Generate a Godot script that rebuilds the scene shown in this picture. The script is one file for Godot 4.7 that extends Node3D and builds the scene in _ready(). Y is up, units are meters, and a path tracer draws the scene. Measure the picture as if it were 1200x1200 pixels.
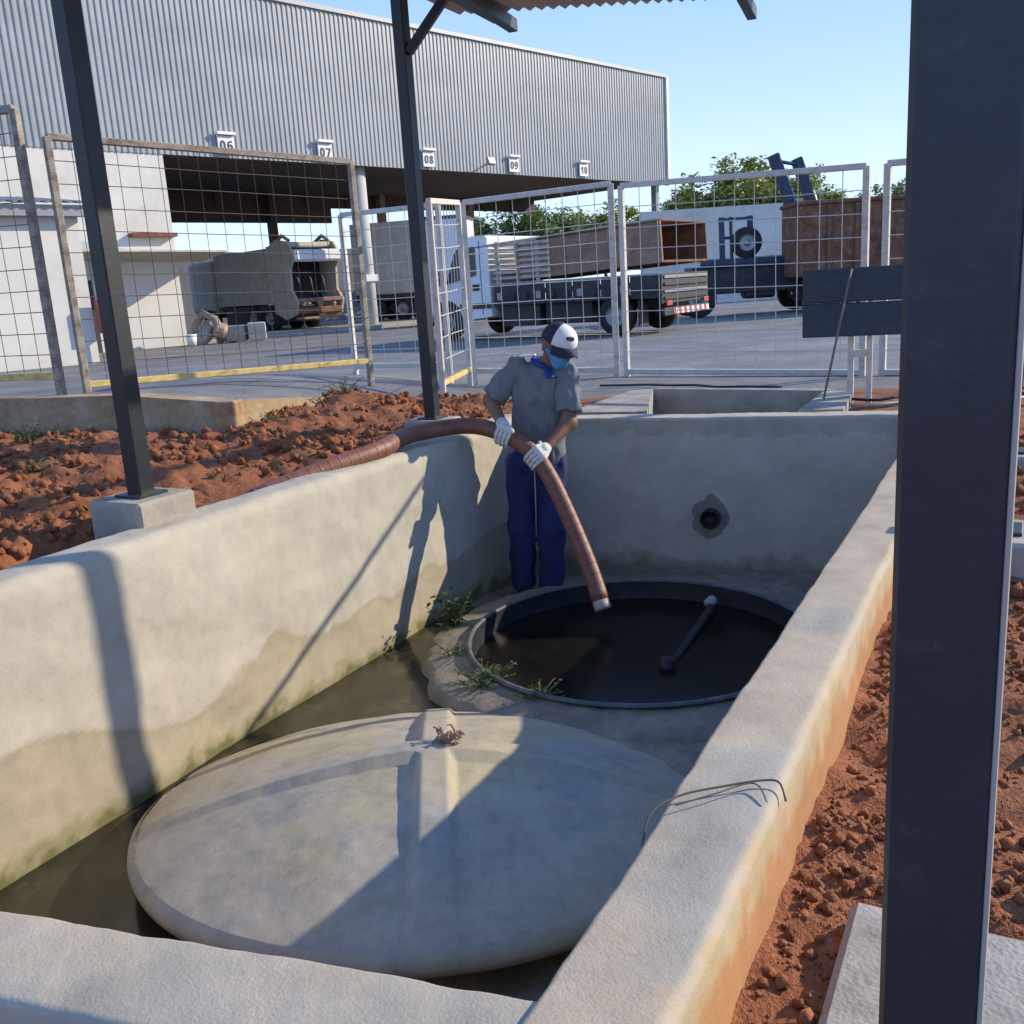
extends Node3D

var M := {}
var rng := RandomNumberGenerator.new()
var noise := FastNoiseLite.new()
var taken := {}
const U := Vector3(0.48, 0, -0.877)
const V := Vector3(0.877, 0, 0.48)

# ---------------------------------------------------------------- helpers
func begin(smooth := false) -> SurfaceTool:
	var s := SurfaceTool.new()
	s.begin(Mesh.PRIMITIVE_TRIANGLES)
	s.set_smooth_group(0 if smooth else -1)
	return s

func part(parent: Node, called: String, s: SurfaceTool, m: Material, label := "") -> MeshInstance3D:
	s.index()
	s.generate_normals()
	var o := MeshInstance3D.new()
	o.mesh = s.commit()
	o.material_override = m
	o.name = called
	if label: o.set_meta("label", label)
	parent.add_child(o, true)
	return o

func numbered(called: String) -> String:
	if not taken.has(called):
		taken[called] = 0
		return called
	taken[called] += 1
	return "%s_%03d" % [called, taken[called]]

func tag(o: Node, label: String, category: String, group := "") -> void:
	o.set_meta("label", label)
	o.set_meta("category", category)
	if group: o.set_meta("group", group)

func thing(called: String, label: String, category: String, at := Vector3.ZERO, turn := 0.0, group := "") -> Node3D:
	var o := Node3D.new()
	o.name = numbered(called)
	o.position = at
	o.rotation.y = turn
	tag(o, label, category, group)
	add_child(o)
	return o

func structure(o: Node) -> void:
	o.set_meta("kind", "structure")

func tri(s: SurfaceTool, a: Vector3, b: Vector3, c: Vector3) -> void:
	s.add_vertex(a); s.add_vertex(b); s.add_vertex(c)

func quad(s: SurfaceTool, a: Vector3, b: Vector3, c: Vector3, d: Vector3) -> void:
	tri(s, a, b, c); tri(s, a, c, d)

# chamfered box, centre at origin of xf
func cbox(s: SurfaceTool, xf: Transform3D, size: Vector3, b := 0.0) -> void:
	var h := size * 0.5
	b = min(b, min(h.x, min(h.y, h.z)) * 0.8)
	if b <= 0.0:
		var c: Array[Vector3] = []
		for i in 8:
			c.append(xf * Vector3(h.x if i & 1 else -h.x, h.y if i & 2 else -h.y, h.z if i & 4 else -h.z))
		quad(s, c[4], c[6], c[7], c[5]); quad(s, c[1], c[3], c[2], c[0])
		quad(s, c[5], c[7], c[3], c[1]); quad(s, c[0], c[2], c[6], c[4])
		quad(s, c[6], c[2], c[3], c[7]); quad(s, c[0], c[4], c[5], c[1])
		return
	# three vertices per corner: one on each face
	var p := []
	for i in 8:
		var g := Vector3(1.0 if i & 1 else -1.0, 1.0 if i & 2 else -1.0, 1.0 if i & 4 else -1.0)
		p.append([xf * (g * Vector3(h.x, h.y - b, h.z - b)), xf * (g * Vector3(h.x - b, h.y, h.z - b)), xf * (g * Vector3(h.x - b, h.y - b, h.z))])
	for f in [[4, 6, 7, 5, 2], [1, 3, 2, 0, 2], [5, 7, 3, 1, 0], [0, 2, 6, 4, 0], [6, 2, 3, 7, 1], [0, 4, 5, 1, 1]]:
		var k: int = f[4]
		quad(s, p[f[0]][k], p[f[1]][k], p[f[2]][k], p[f[3]][k])
	var cen := xf.origin
	for e in [[0, 1, 1, 2], [2, 3, 1, 2], [4, 5, 1, 2], [6, 7, 1, 2], [0, 2, 0, 2], [1, 3, 0, 2], [4, 6, 0, 2], [5, 7, 0, 2], [0, 4, 0, 1], [1, 5, 0, 1], [2, 6, 0, 1], [3, 7, 0, 1]]:
		var a: Vector3 = p[e[0]][e[2]]
		var b1: Vector3 = p[e[1]][e[2]]
		var c1: Vector3 = p[e[1]][e[3]]
		var d: Vector3 = p[e[0]][e[3]]
		if (b1 - a).cross(c1 - a).dot((a + c1) * 0.5 - cen) > 0: quad(s, d, c1, b1, a)
		else: quad(s, a, b1, c1, d)
	for i in 8:
		var a: Vector3 = p[i][0]
		var b2: Vector3 = p[i][1]
		var c2: Vector3 = p[i][2]
		if (b2 - a).cross(c2 - a).dot(a - cen) > 0: tri(s, c2, b2, a)
		else: tri(s, a, b2, c2)

func box(s: SurfaceTool, lo: Vector3, hi: Vector3, b := 0.0) -> void:
	cbox(s, Transform3D(Basis.IDENTITY, (lo + hi) * 0.5), (hi - lo).abs(), b)

func frame_of(dir: Vector3, up := Vector3.UP) -> Basis:
	var z := dir.normalized()
	if abs(z.dot(up)) > 0.98: up = Vector3(0.9, 0.05, 0.42)
	var x := up.cross(z).normalized()
	return Basis(x, z.cross(x), z)

func bar(s: SurfaceTool, a: Vector3, b: Vector3, w: float, h: float, bev := 0.0, up := Vector3.UP) -> void:
	cbox(s, Transform3D(frame_of(b - a, up), (a + b) * 0.5), Vector3(w, h, a.distance_to(b)), bev)

func tube(s: SurfaceTool, pts: Array, r: float, sides := 8, r2 := -1.0) -> void:
	var n := pts.size()
	var rings := []
	var x := Vector3.ZERO
	for i in n:
		var d: Vector3 = (pts[min(i + 1, n - 1)] - pts[max(i - 1, 0)]).normalized()
		if x == Vector3.ZERO: x = frame_of(d).x
		x = (x - d * x.dot(d)).normalized()
		var y := d.cross(x)
		var rr := r if r2 < 0 else lerpf(r, r2, float(i) / (n - 1))
		var ring := []
		for k in sides:
			var a := TAU * k / sides
			ring.append(pts[i] + (x * cos(a) + y * sin(a)) * rr)
		rings.append(ring)
	for i in n - 1:
		for k in sides:
			var k2 := (k + 1) % sides
			quad(s, rings[i][k], rings[i + 1][k], rings[i + 1][k2], rings[i][k2])
	for k in range(1, sides - 1):
		tri(s, rings[0][0], rings[0][k], rings[0][k + 1])
		tri(s, rings[n - 1][0], rings[n - 1][k + 1], rings[n - 1][k])

func lathe(s: SurfaceTool, prof: Array, xf := Transform3D.IDENTITY, seg := 32) -> void:
	for i in prof.size() - 1:
		for k in seg:
			var a0 := TAU * k / seg
			var a1 := TAU * (k + 1) / seg
			var p: Vector2 = prof[i]
			var q: Vector2 = prof[i + 1]
			var A := xf * Vector3(p.x * cos(a0), p.y, p.x * sin(a0))
			var B := xf * Vector3(p.x * cos(a1), p.y, p.x * sin(a1))
			var Cc := xf * Vector3(q.x * cos(a1), q.y, q.x * sin(a1))
			var D := xf * Vector3(q.x * cos(a0), q.y, q.x * sin(a0))
			if p.x > 0.0001: tri(s, A, B, Cc)
			if q.x > 0.0001: tri(s, A, Cc, D)

# polygon in local xy, from z = 0 to z = depth
func prism(s: SurfaceTool, poly: PackedVector2Array, depth: float, xf := Transform3D.IDENTITY) -> void:
	var ids := Geometry2D.triangulate_polygon(poly)
	var cw := Geometry2D.is_polygon_clockwise(poly)
	for i in range(0, ids.size(), 3):
		var a := poly[ids[i]]
		var b := poly[ids[i + 1]]
		var c := poly[ids[i + 2]]
		tri(s, xf * Vector3(a.x, a.y, depth), xf * Vector3(b.x, b.y, depth), xf * Vector3(c.x, c.y, depth))
		tri(s, xf * Vector3(c.x, c.y, 0), xf * Vector3(b.x, b.y, 0), xf * Vector3(a.x, a.y, 0))
	var n := poly.size()
	for i in n:
		var a := poly[i]
		var b := poly[(i + 1) % n]
		if cw: quad(s, xf * Vector3(a.x, a.y, 0), xf * Vector3(b.x, b.y, 0), xf * Vector3(b.x, b.y, depth), xf * Vector3(a.x, a.y, depth))
		else: quad(s, xf * Vector3(a.x, a.y, depth), xf * Vector3(b.x, b.y, depth), xf * Vector3(b.x, b.y, 0), xf * Vector3(a.x, a.y, 0))

# ---------------------------------------------------------------- textures
func height_image(size: int, layers: Array, sd: int) -> Image:
	var sum := PackedFloat32Array()
	sum.resize(size * size)
	for l in layers:
		var f := FastNoiseLite.new()
		f.seed = sd + int(l[0] * 1000)
		f.noise_type = l[2] if l.size() > 2 else FastNoiseLite.TYPE_SIMPLEX_SMOOTH
		f.frequency = l[0]
		f.fractal_octaves = 4
		if l.size() > 3: f.cellular_return_type = l[3]
		var d := f.get_seamless_image(size, size).get_data()
		var w: float = l[1]
		for i in d.size(): sum[i] += w * d[i]
	var lo := 1e9
	var hi := -1e9
	for v in sum:
		lo = min(lo, v); hi = max(hi, v)
	var out := PackedByteArray()
	out.resize(size * size)
	var k := 255.0 / (hi - lo)
	for i in sum.size(): out[i] = int((sum[i] - lo) * k)
	return Image.create_from_data(size, size, false, Image.FORMAT_L8, out)

func ramped(h: Image, stops: Array) -> ImageTexture:
	var lut := PackedByteArray()
	for i in 256:
		var t := i / 255.0
		var c := Color()
		for j in stops.size():
			if j == stops.size() - 1 or t <= stops[j + 1][0]:
				if j == stops.size() - 1: c = stops[j][1]
				else: c = (stops[j][1] as Color).lerp(stops[j + 1][1], clampf((t - stops[j][0]) / (stops[j + 1][0] - stops[j][0]), 0, 1))
				break
		c = c.linear_to_srgb()
		lut.append(int(clampf(c.r, 0, 1) * 255)); lut.append(int(clampf(c.g, 0, 1) * 255)); lut.append(int(clampf(c.b, 0, 1) * 255))
	var src := h.get_data()
	var out := PackedByteArray()
	out.resize(src.size() * 3)
	var o := 0
	for v in src:
		out[o] = lut[v * 3]; out[o + 1] = lut[v * 3 + 1]; out[o + 2] = lut[v * 3 + 2]
		o += 3
	return ImageTexture.create_from_image(Image.create_from_data(h.get_width(), h.get_height(), false, Image.FORMAT_RGB8, out))

func bumps(h: Image, strength: float) -> ImageTexture:
	var n: Image = h.duplicate()
	n.convert(Image.FORMAT_RGBA8)
	n.bump_map_to_normal_map(strength)
	return ImageTexture.create_from_image(n)

func mat(col: Color, rough := 0.8, metal := 0.0) -> StandardMaterial3D:
	var m := StandardMaterial3D.new()
	m.albedo_color = col.linear_to_srgb()
	m.roughness = rough
	m.metallic = metal
	m.cull_mode = BaseMaterial3D.CULL_DISABLED
	return m

func tmat(size: int, layers: Array, stops: Array, metres: float, rough := 0.85, bump := 0.0, sd := 1, metal := 0.0) -> StandardMaterial3D:
	var h := height_image(size, layers, sd)
	var m := mat(Color(1, 1, 1), rough, metal)
	m.albedo_texture = ramped(h, stops)
	m.uv1_triplanar = true
	m.uv1_world_triplanar = true
	m.uv1_scale = Vector3.ONE / metres
	if bump > 0:
		m.normal_enabled = true
		m.normal_texture = bumps(h, bump)
	m.vertex_color_use_as_albedo = false
	return m

func L(r: float, g: float, b: float) -> Color: return Color(r, g, b)

func materials() -> void:
	var fine := [[0.006, 0.6], [0.03, 0.3], [0.16, 0.22]]
	M.plaster = tmat(1024, [[0.004, 0.7], [0.014, 0.45], [0.06, 0.25], [0.3, 0.32]], [[0.0, L(.3, .276, .225)], [0.35, L(.41, .383, .315)], [0.6, L(.465, .434, .36)], [1.0, L(.55, .514, .43)]], 1.7, 0.92, 2.2, 3)
	M.plaster.vertex_color_use_as_albedo = true
	M.plaster.normal_texture = bumps(height_image(1024, [[0.02, 0.25], [0.1, 0.4], [0.3, 0.6]], 6), 0.75)
	M.concrete = tmat(512, fine, [[0.0, L(.2, .185, .155)], [0.4, L(.32, .295, .25)], [1.0, L(.45, .42, .365)]], 0.9, 0.93, 3.0, 7)
	M.dirt = tmat(1024, [[0.005, 0.35], [0.02, 0.5], [0.07, 0.6], [0.22, 0.45]], [[0.0, L(.08, .025, .011)], [0.35, L(.2, .067, .026)], [0.6, L(.31, .115, .045)], [0.82, L(.42, .185, .078)], [1.0, L(.52, .31, .17)]], 0.8, 0.97, 9.0, 11)
	M.dirt.vertex_color_use_as_albedo = true
	M.yard = tmat(1024, [[0.003, 0.6], [0.012, 0.5], [0.05, 0.25], [0.3, 0.25]], [[0.0, L(.09, .09, .09)], [0.45, L(.155, .153, .15)], [0.7, L(.215, .207, .195)], [1.0, L(.3, .275, .24)]], 7.0, 0.88, 1.2, 17)
	M.yard.vertex_color_use_as_albedo = true
	M.lid = tmat(1024, [[0.004, 0.6], [0.018, 0.55], [0.08, 0.45], [0.3, 0.35]], [[0.0, L(.2, .175, .135)], [0.3, L(.35, .31, .245)], [0.6, L(.43, .385, .3)], [0.8, L(.49, .435, .34)], [1.0, L(.62, .56, .45)]], 1.1, 0.6, 0.8, 23)
	M.lid.vertex_color_use_as_albedo = true
	M.floor = tmat(512, fine, [[0.0, L(.12, .1, .07)], [0.5, L(.22, .19, .14)], [1.0, L(.36, .31, .24)]], 0.8, 0.8, 3.0, 29)
	M.post = tmat(512, [[0.006, 0.6], [0.03, 0.5], [0.2, 0.2]], [[0.0, L(.014, .023, .032)], [0.6, L(.02, .031, .043)], [0.8, L(.03, .043, .056)], [0.88, L(.045, .058, .07)], [0.92, L(.13, .14, .15)], [1.0, L(.3, .3, .3)]], 0.55, 0.42, 0.6, 31)
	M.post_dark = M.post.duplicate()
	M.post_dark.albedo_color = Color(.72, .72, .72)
	M.panel = tmat(512, [[0.01, 0.5], [0.05, 0.4], [0.25, 0.3]], [[0.0, L(.018, .032, .05)], [0.6, L(.028, .047, .07)], [0.9, L(.05, .075, .1)], [1.0, L(.2, .22, .22)]], 0.5, 0.6, 0.8, 37)
	M.rail_old = tmat(512, [[0.01, 0.6], [0.05, 0.5], [0.2, 0.2]], [[0.0, L(.09, .055, .035)], [0.35, L(.2, .16, .12)], [0.55, L(.34, .3, .24)], [1.0, L(.46, .42, .35)]], 0.5, 0.8, 1.0, 41)
	M.rail_yellow = tmat(512, [[0.01, 0.6], [0.05, 0.5], [0.2, 0.2]], [[0.0, L(.2, .09, .035)], [0.3, L(.5, .34, .1)], [0.55, L(.66, .5, .18)], [1.0, L(.72, .62, .36)]], 0.5, 0.75, 1.0, 43)
	M.rail_white = tmat(512, [[0.01, 0.6], [0.05, 0.5], [0.2, 0.2]], [[0.0, L(.2, .12, .07)], [0.2, L(.44, .39, .32)], [0.45, L(.6, .56, .49)], [1.0, L(.72, .7, .64)]], 0.6, 0.7, 0.8, 47)
	M.wire_dark = mat(L(.13, .1, .075), 0.75)
	M.wire_white = mat(L(.58, .56, .52), 0.6)
	M.cladding = tmat(512, [[0.004, 0.6], [0.03, 0.3]], [[0.0, L(.28, .295, .29)], [0.5, L(.335, .35, .345)], [1.0, L(.38, .39, .38)]], 6.0, 0.42, 0.0, 53, 0.25)
	M.white_wall = tmat(512, [[0.004, 0.7], [0.03, 0.3], [0.2, 0.1]], [[0.0, L(.5, .47, .41)], [0.4, L(.64, .615, .55)], [1.0, L(.72, .7, .65)]], 5.0, 0.9, 0.5, 59)
	M.dark_soffit = tmat(512, [[0.01, 0.6], [0.05, 0.4]], [[0.0, L(.05, .034, .026)], [0.6, L(.085, .058, .043)], [1.0, L(.12, .083, .06)]], 4.0, 0.85, 0.0, 61)
	M.brown_soffit = M.dark_soffit
	M.grey_wall = tmat(512, fine, [[0.0, L(.16, .17, .17)], [1.0, L(.27, .28, .28)]], 3.0, 0.85, 0.0, 67)
	M.pillar = tmat(512, fine, [[0.0, L(.4, .39, .36)], [1.0, L(.62, .61, .57)]], 2.0, 0.9, 0.6, 71)
	M.rust = tmat(512, [[0.008, 0.6], [0.04, 0.5], [0.2, 0.25]], [[0.0, L(.085, .035, .02)], [0.4, L(.17, .07, .037)], [0.7, L(.25, .125, .07)], [1.0, L(.33, .2, .13)]], 1.6, 0.9, 1.2, 73)
	M.rust_pale = tmat(512, [[0.008, 0.6], [0.04, 0.5], [0.2, 0.25]], [[0.0, L(.15, .075, .045)], [0.4, L(.27, .155, .1)], [0.7, L(.36, .235, .165)], [1.0, L(.45, .34, .26)]], 1.6, 0.9, 1.2, 77)
	M.white_paint = tmat(256, [[0.01, 0.6], [0.1, 0.2]], [[0.0, L(.6, .6, .58)], [0.5, L(.76, .77, .77)], [1.0, L(.82, .83, .83)]], 2.0, 0.3, 0.0, 79)
	M.beige_paint = tmat(512, [[0.008, 0.6], [0.04, 0.5], [0.15, 0.2]], [[0.0, L(.2, .15, .1)], [0.3, L(.38, .35, .27)], [0.6, L(.48, .45, .36)], [1.0, L(.56, .54, .46)]], 1.8, 0.65, 0.6, 83)
	M.black_metal = tmat(256, fine, [[0.0, L(.012, .012, .014)], [0.6, L(.03, .03, .033)], [1.0, L(.07, .066, .06)]], 0.9, 0.6, 0.6, 89)
	M.blue_metal = tmat(256, fine, [[0.0, L(.018, .028, .055)], [0.6, L(.035, .055, .1)], [1.0, L(.08, .1, .14)]], 0.9, 0.55, 0.6, 97)
	M.grey_metal = mat(L(.3, .31, .32), 0.45, 0.4)
	M.tyre = tmat(256, fine, [[0.0, L(.012, .012, .012)], [1.0, L(.045, .042, .04)]], 0.4, 0.9, 1.0, 101)
	M.glass_dark = mat(L(.03, .04, .045), 0.08)
	M.wood_pale = tmat(256, [[0.02, 0.6], [0.1, 0.4]], [[0.0, L(.25, .2, .14)], [0.5, L(.46, .41, .32)], [1.0, L(.62, .58, .49)]], 0.8, 0.85, 0.8, 103)
	M.sign = mat(L(.8, .8, .78), 0.5)
	M.ink = mat(L(.03, .03, .035), 0.6)
	M.red = mat(L(.5, .07, .05), 0.5)
	M.white = mat(L(.78, .77, .74), 0.55)
	M.bark = tmat(256, [[0.02, 0.6], [0.1, 0.4]], [[0.0, L(.06, .045, .03)], [1.0, L(.17, .13, .09)]], 0.7, 0.95, 2.0, 107)
	for n in [["leaf_a", .14, .19, .05], ["leaf_b", .3, .34, .08], ["leaf_c", .2, .27, .09], ["weed", .075, .12, .028]]:
		var m := mat(L(n[1], n[2], n[3]), 0.6)
		m.backlight_enabled = true
		m.backlight = L(n[1], n[2], n[3]).linear_to_srgb() * 0.9
		m.vertex_color_use_as_albedo = true
		M[n[0]] = m
	M.hose = tmat(512, [[0.01, 0.6], [0.05, 0.4], [0.2, 0.3]], [[0.0, L(.11, .04, .026)], [0.5, L(.2, .08, .052)], [0.85, L(.27, .125, .085)], [1.0, L(.38, .25, .19)]], 0.45, 0.55, 0.8, 109)
	M.shirt = tmat(256, [[0.05, 0.5], [0.3, 0.4]], [[0.0, L(.14, .155, .17)], [1.0, L(.2, .215, .23)]], 0.25, 0.9, 1.0, 113)
	M.trousers = tmat(256, [[0.05, 0.5], [0.3, 0.4]], [[0.0, L(.012, .018, .085)], [1.0, L(.022, .032, .13)]], 0.25, 0.9, 1.0, 127)
	M.blue_cloth = mat(L(.02, .05, .3), 0.85)
	M.mask = mat(L(.1, .3, .62), 0.8)
	M.navy = mat(L(.02, .022, .045), 0.8)
	M.cap_white = mat(L(.74, .75, .78), 0.8)
	M.skin = tmat(256, [[0.03, 0.5], [0.2, 0.3]], [[0.0, L(.17, .08, .05)], [1.0, L(.25, .13, .085)]], 0.2, 0.55, 0.3, 131)
	M.hair = mat(L(.012, .01, .009), 0.7)
	M.glove = tmat(256, [[0.05, 0.5], [0.3, 0.4]], [[0.0, L(.48, .46, .42)], [1.0, L(.74, .73, .69)]], 0.1, 0.9, 1.5, 137)
	M.boot = mat(L(.02, .018, .016), 0.5)
	M.tank = tmat(512, fine, [[0.0, L(.01, .014, .018)], [0.6, L(.02, .028, .036)], [1.0, L(.06, .065, .065)]], 0.6, 0.45, 0.6, 139)
	M.rim = tmat(512, fine, [[0.0, L(.05, .06, .07)], [0.6, L(.1, .115, .12)], [1.0, L(.26, .26, .24)]], 0.4, 0.6, 0.8, 149)
	M.sludge = tmat(512, [[0.006, 0.6], [0.03, 0.3]], [[0.0, L(.006, .006, .005)], [0.7, L(.012, .0105, .007)], [1.0, L(.026, .022, .014)]], 1.2, 0.22, 0.05, 151)
	M.sludge.metallic_specular = 0.2
	M.puddle = tmat(512, [[0.006, 0.6], [0.03, 0.3]], [[0.0, L(.018, .018, .011)], [0.6, L(.034, .031, .018)], [1.0, L(.07, .06, .036)]], 0.8, 0.16, 0.05, 157)
	M.pipe_dark = mat(L(.012, .012, .011), 0.6)
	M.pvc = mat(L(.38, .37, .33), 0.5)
	M.rod = mat(L(.2, .17, .14), 0.7, 0.3)
	M.wire = mat(L(.16, .13, .1), 0.6, 0.5)
	M.roof_under = tmat(256, fine, [[0.0, L(.4, .35, .31)], [1.0, L(.58, .53, .48)]], 1.5, 0.7, 0.0, 163)
	M.teal = mat(L(.07, .2, .2), 0.5)
	M.canopy = mat(L(.42, .48, .46), 0.35)
	M.rag = tmat(256, fine, [[0.0, L(.2, .13, .08)], [1.0, L(.5, .38, .26)]], 0.15, 0.95, 3.0, 167)

# ---------------------------------------------------------------- ground
func sm(a: float, b: float, x: float) -> float:
	var t := clampf((x - a) / (b - a), 0, 1)
	return t * t * (3 - 2 * t)

func yard_y(x: float, z: float) -> float:
	var d := -z
	return -0.015 * clampf(d, -5, 22) - 0.0065 * max(0.0, d - 22) + 0.37 * sm(0.2, -2.6, x) * (1 - sm(7.5, 15, d))

var zone := PackedVector2Array([Vector2(-24, -14.2), Vector2(-8, -8.55), Vector2(-1.85, -6.35), Vector2(-1.0, -7.9), Vector2(1.0, -8.15), Vector2(3.2, -7.35), Vector2(26, 1.0), Vector2(26, 14), Vector2(-24, 14)])

func near_line(p: Vector2, pts: Array) -> float:
	var best := 1e9
	for i in pts.size() - 1:
		best = min(best, p.distance_to(Geometry2D.get_closest_point_to_segment(p, pts[i], pts[i + 1])))
	return best

func ground() -> void:
	# asphalt yard: one sheet to the horizon, cut along the kerb round the dirt
	var xs := []
	var x := -420.0
	while x < 420:
		xs.append(x)
		x += clampf(abs(x) * 0.16, 0.5, 60)
	xs.append(420.0)
	var zs := []
	var z := -600.0
	while z < 30:
		zs.append(z)
		z += clampf(abs(z) * 0.12, 0.5, 60)
	zs.append(30.0)
	var s := begin(true)
	var tint := FastNoiseLite.new()
	tint.seed = 5
	tint.frequency = 0.06
	for i in xs.size() - 1:
		for j in zs.size() - 1:
			var cell := PackedVector2Array([Vector2(xs[i], zs[j]), Vector2(xs[i + 1], zs[j]), Vector2(xs[i + 1], zs[j + 1]), Vector2(xs[i], zs[j + 1])])
			for poly in Geometry2D.clip_polygons(cell, zone):
				var ids := Geometry2D.triangulate_polygon(poly)
				for id in ids:
					var p: Vector2 = poly[id]
					var t := tint.get_noise_2d(p.x * 0.6 + p.y * 0.25, p.y * 1.2)
					var c := Color(0.9, 0.88, 0.86).lerp(Color(1.6, 1.35, 1.02), sm(-0.08, 0.3, t + 0.1 * sm(18, 30, -p.y)))
					s.set_color(c)
					s.add_vertex(Vector3(p.x, yard_y(p.x, p.y), p.y))
	var o := part(self, "yard", s, M.yard)
	structure(o)

	# red dirt round the pit
	s = begin(true)
	var inner := PackedVector2Array()
	for c in [[-2.5, -1.72], [0.02, -0.96], [2.52, -5.4], [0.0, -6.37]]: inner.append(Vector2(c[0], c[1]))
	var hole := PackedVector2Array([Vector2(0.75, -6.2), Vector2(2.0, -5.75), Vector2(2.4, -6.95), Vector2(1.15, -7.8)])
	noise.seed = 77
	noise.frequency = 1.0
	noise.fractal_octaves = 3
	var step := 0.04
	var nx := int(11.0 / step)
	var nz := int(11.5 / step)
	var hs := PackedFloat32Array()
	for i in nx + 1:
		for j in nz + 1:
			hs.append(dirt_y(-6.0 + i * step, -9.0 + j * step))
	for i in nx:
		for j in nz:
			var cx := -6.0 + (i + 0.5) * step
			var cz := -9.0 + (j + 0.5) * step
			if Geometry2D.is_point_in_polygon(Vector2(cx, cz), inner): continue
			if Geometry2D.is_point_in_polygon(Vector2(cx, cz), hole): continue
			var q := []
			for k in [[0, 0], [1, 0], [1, 1], [0, 1]]:
				q.append(Vector3(-6.0 + (i + k[0]) * step, hs[(i + k[0]) * (nz + 1) + j + k[1]], -9.0 + (j + k[1]) * step))
			var tone := noise.get_noise_3d(cx * 0.7, 5.0, cz * 0.7)
			s.set_color(Color(1, 1, 1).lerp(Color(1.25, 1.35, 1.45), clampf(tone * 1.5, 0, 0.6)))
			quad(s, q[0], q[1], q[2], q[3])
	o = part(self, "dirt", s, M.dirt)
	structure(o)
	# wide dirt further out, outside the fine patch
	s = begin(true)
	s.set_color(Color(1, 1, 1))
	for r in [[-24, -6.1, -9, 12], [4.9, 26, -9, 12], [-6.1, 4.9, 2.4, 12]]:
		var cell := PackedVector2Array([Vector2(r[0], r[2]), Vector2(r[1], r[2]), Vector2(r[1], r[3]), Vector2(r[0], r[3])])
		for poly in Geometry2D.intersect_polygons(cell, zone):
			for id in Geometry2D.triangulate_polygon(poly):
				s.add_vertex(Vector3(poly[id].x, (-0.02 if poly[id].x < -3 else -0.22), poly[id].y))
	o = part(self, "dirt_ground", s, M.dirt)
	structure(o)
	# loose clods lying on the dirt
	s = begin(true)
	rng.seed = 9
	var count := 0
	while count < 14000:
		var px := rng.randf_range(-4.6, 3.0)
		var pz := rng.randf_range(-8.6, -0.4)
		var p := Vector2(px, pz)
		var rel := Vector3(px, 0, pz)
		var v := rel.dot(V)
		if Geometry2D.is_point_in_polygon(p, inner) or not Geometry2D.is_point_in_polygon(p, zone): continue
		if near_line(p, [inner[0], inner[1], inner[2], inner[3], inner[0]]) < 0.2: continue
		if pz < -5.6 and px > 0.2: continue
		if noise.get_noise_2d(px * 0.8 + 30, pz * 0.8) < rng.randf_range(-0.5, 0.35): continue
		var r := 0.004 + 0.034 * pow(rng.randf(), 4.5)
		if pz > -2.5 and v > -0.5: r *= 0.62
		clod(s, Vector3(px, dirt_y(px, pz) + r * 0.25, pz), r)
		count += 1
	for k in 22000:
		var q := U * rng.randf_range(-0.3, 3.6) + V * (-0.3 + 1.8 * pow(rng.randf(), 1.3))
		var dens := noise.get_noise_2d(q.x * 1.6 + 11, q.z * 1.6)
		if dens < rng.randf_range(-0.45, 0.4): continue
		var r := 0.0025 + 0.013 * pow(rng.randf(), 3.0)
		clod(s, Vector3(q.x, dirt_y(q.x, q.z) + r * 0.3, q.z), r)
	o = part(self, "dirt_clods", s, M.dirt)
	tag(o, "loose red clods scattered over the dirt round the pit", "clods")
	o.set_meta("kind", "stuff")

func clod(s: SurfaceTool, p: Vector3, r: float) -> void:
	var b := Basis.from_euler(Vector3(rng.randf() * 6, rng.randf() * 6, rng.randf() * 6))
	var v := []
	for d in [Vector3(1, 0, 0), Vector3(-1, 0, 0), Vector3(0, 1, 0), Vector3(0, -1, 0), Vector3(0, 0, 1), Vector3(0, 0, -1), Vector3(.6, .6, .6), Vector3(-.6, -.5, .6), Vector3(.5, -.6, -.6)]:
		v.append(p + b * (d * r * rng.randf_range(0.6, 1.25)))
	var g := rng.randf_range(0.7, 1.35)
	s.set_color(Color(g, g, g))
	for f in [[0, 2, 6], [2, 4, 6], [4, 0, 6], [1, 3, 7], [3, 4, 7], [4, 1, 7], [0, 3, 8], [3, 5, 8], [5, 0, 8], [2, 0, 5], [2, 5, 1], [2, 1, 4], [3, 0, 4], [3, 1, 5]]:
		tri(s, v[f[0]], v[f[1]], v[f[2]])

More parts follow.
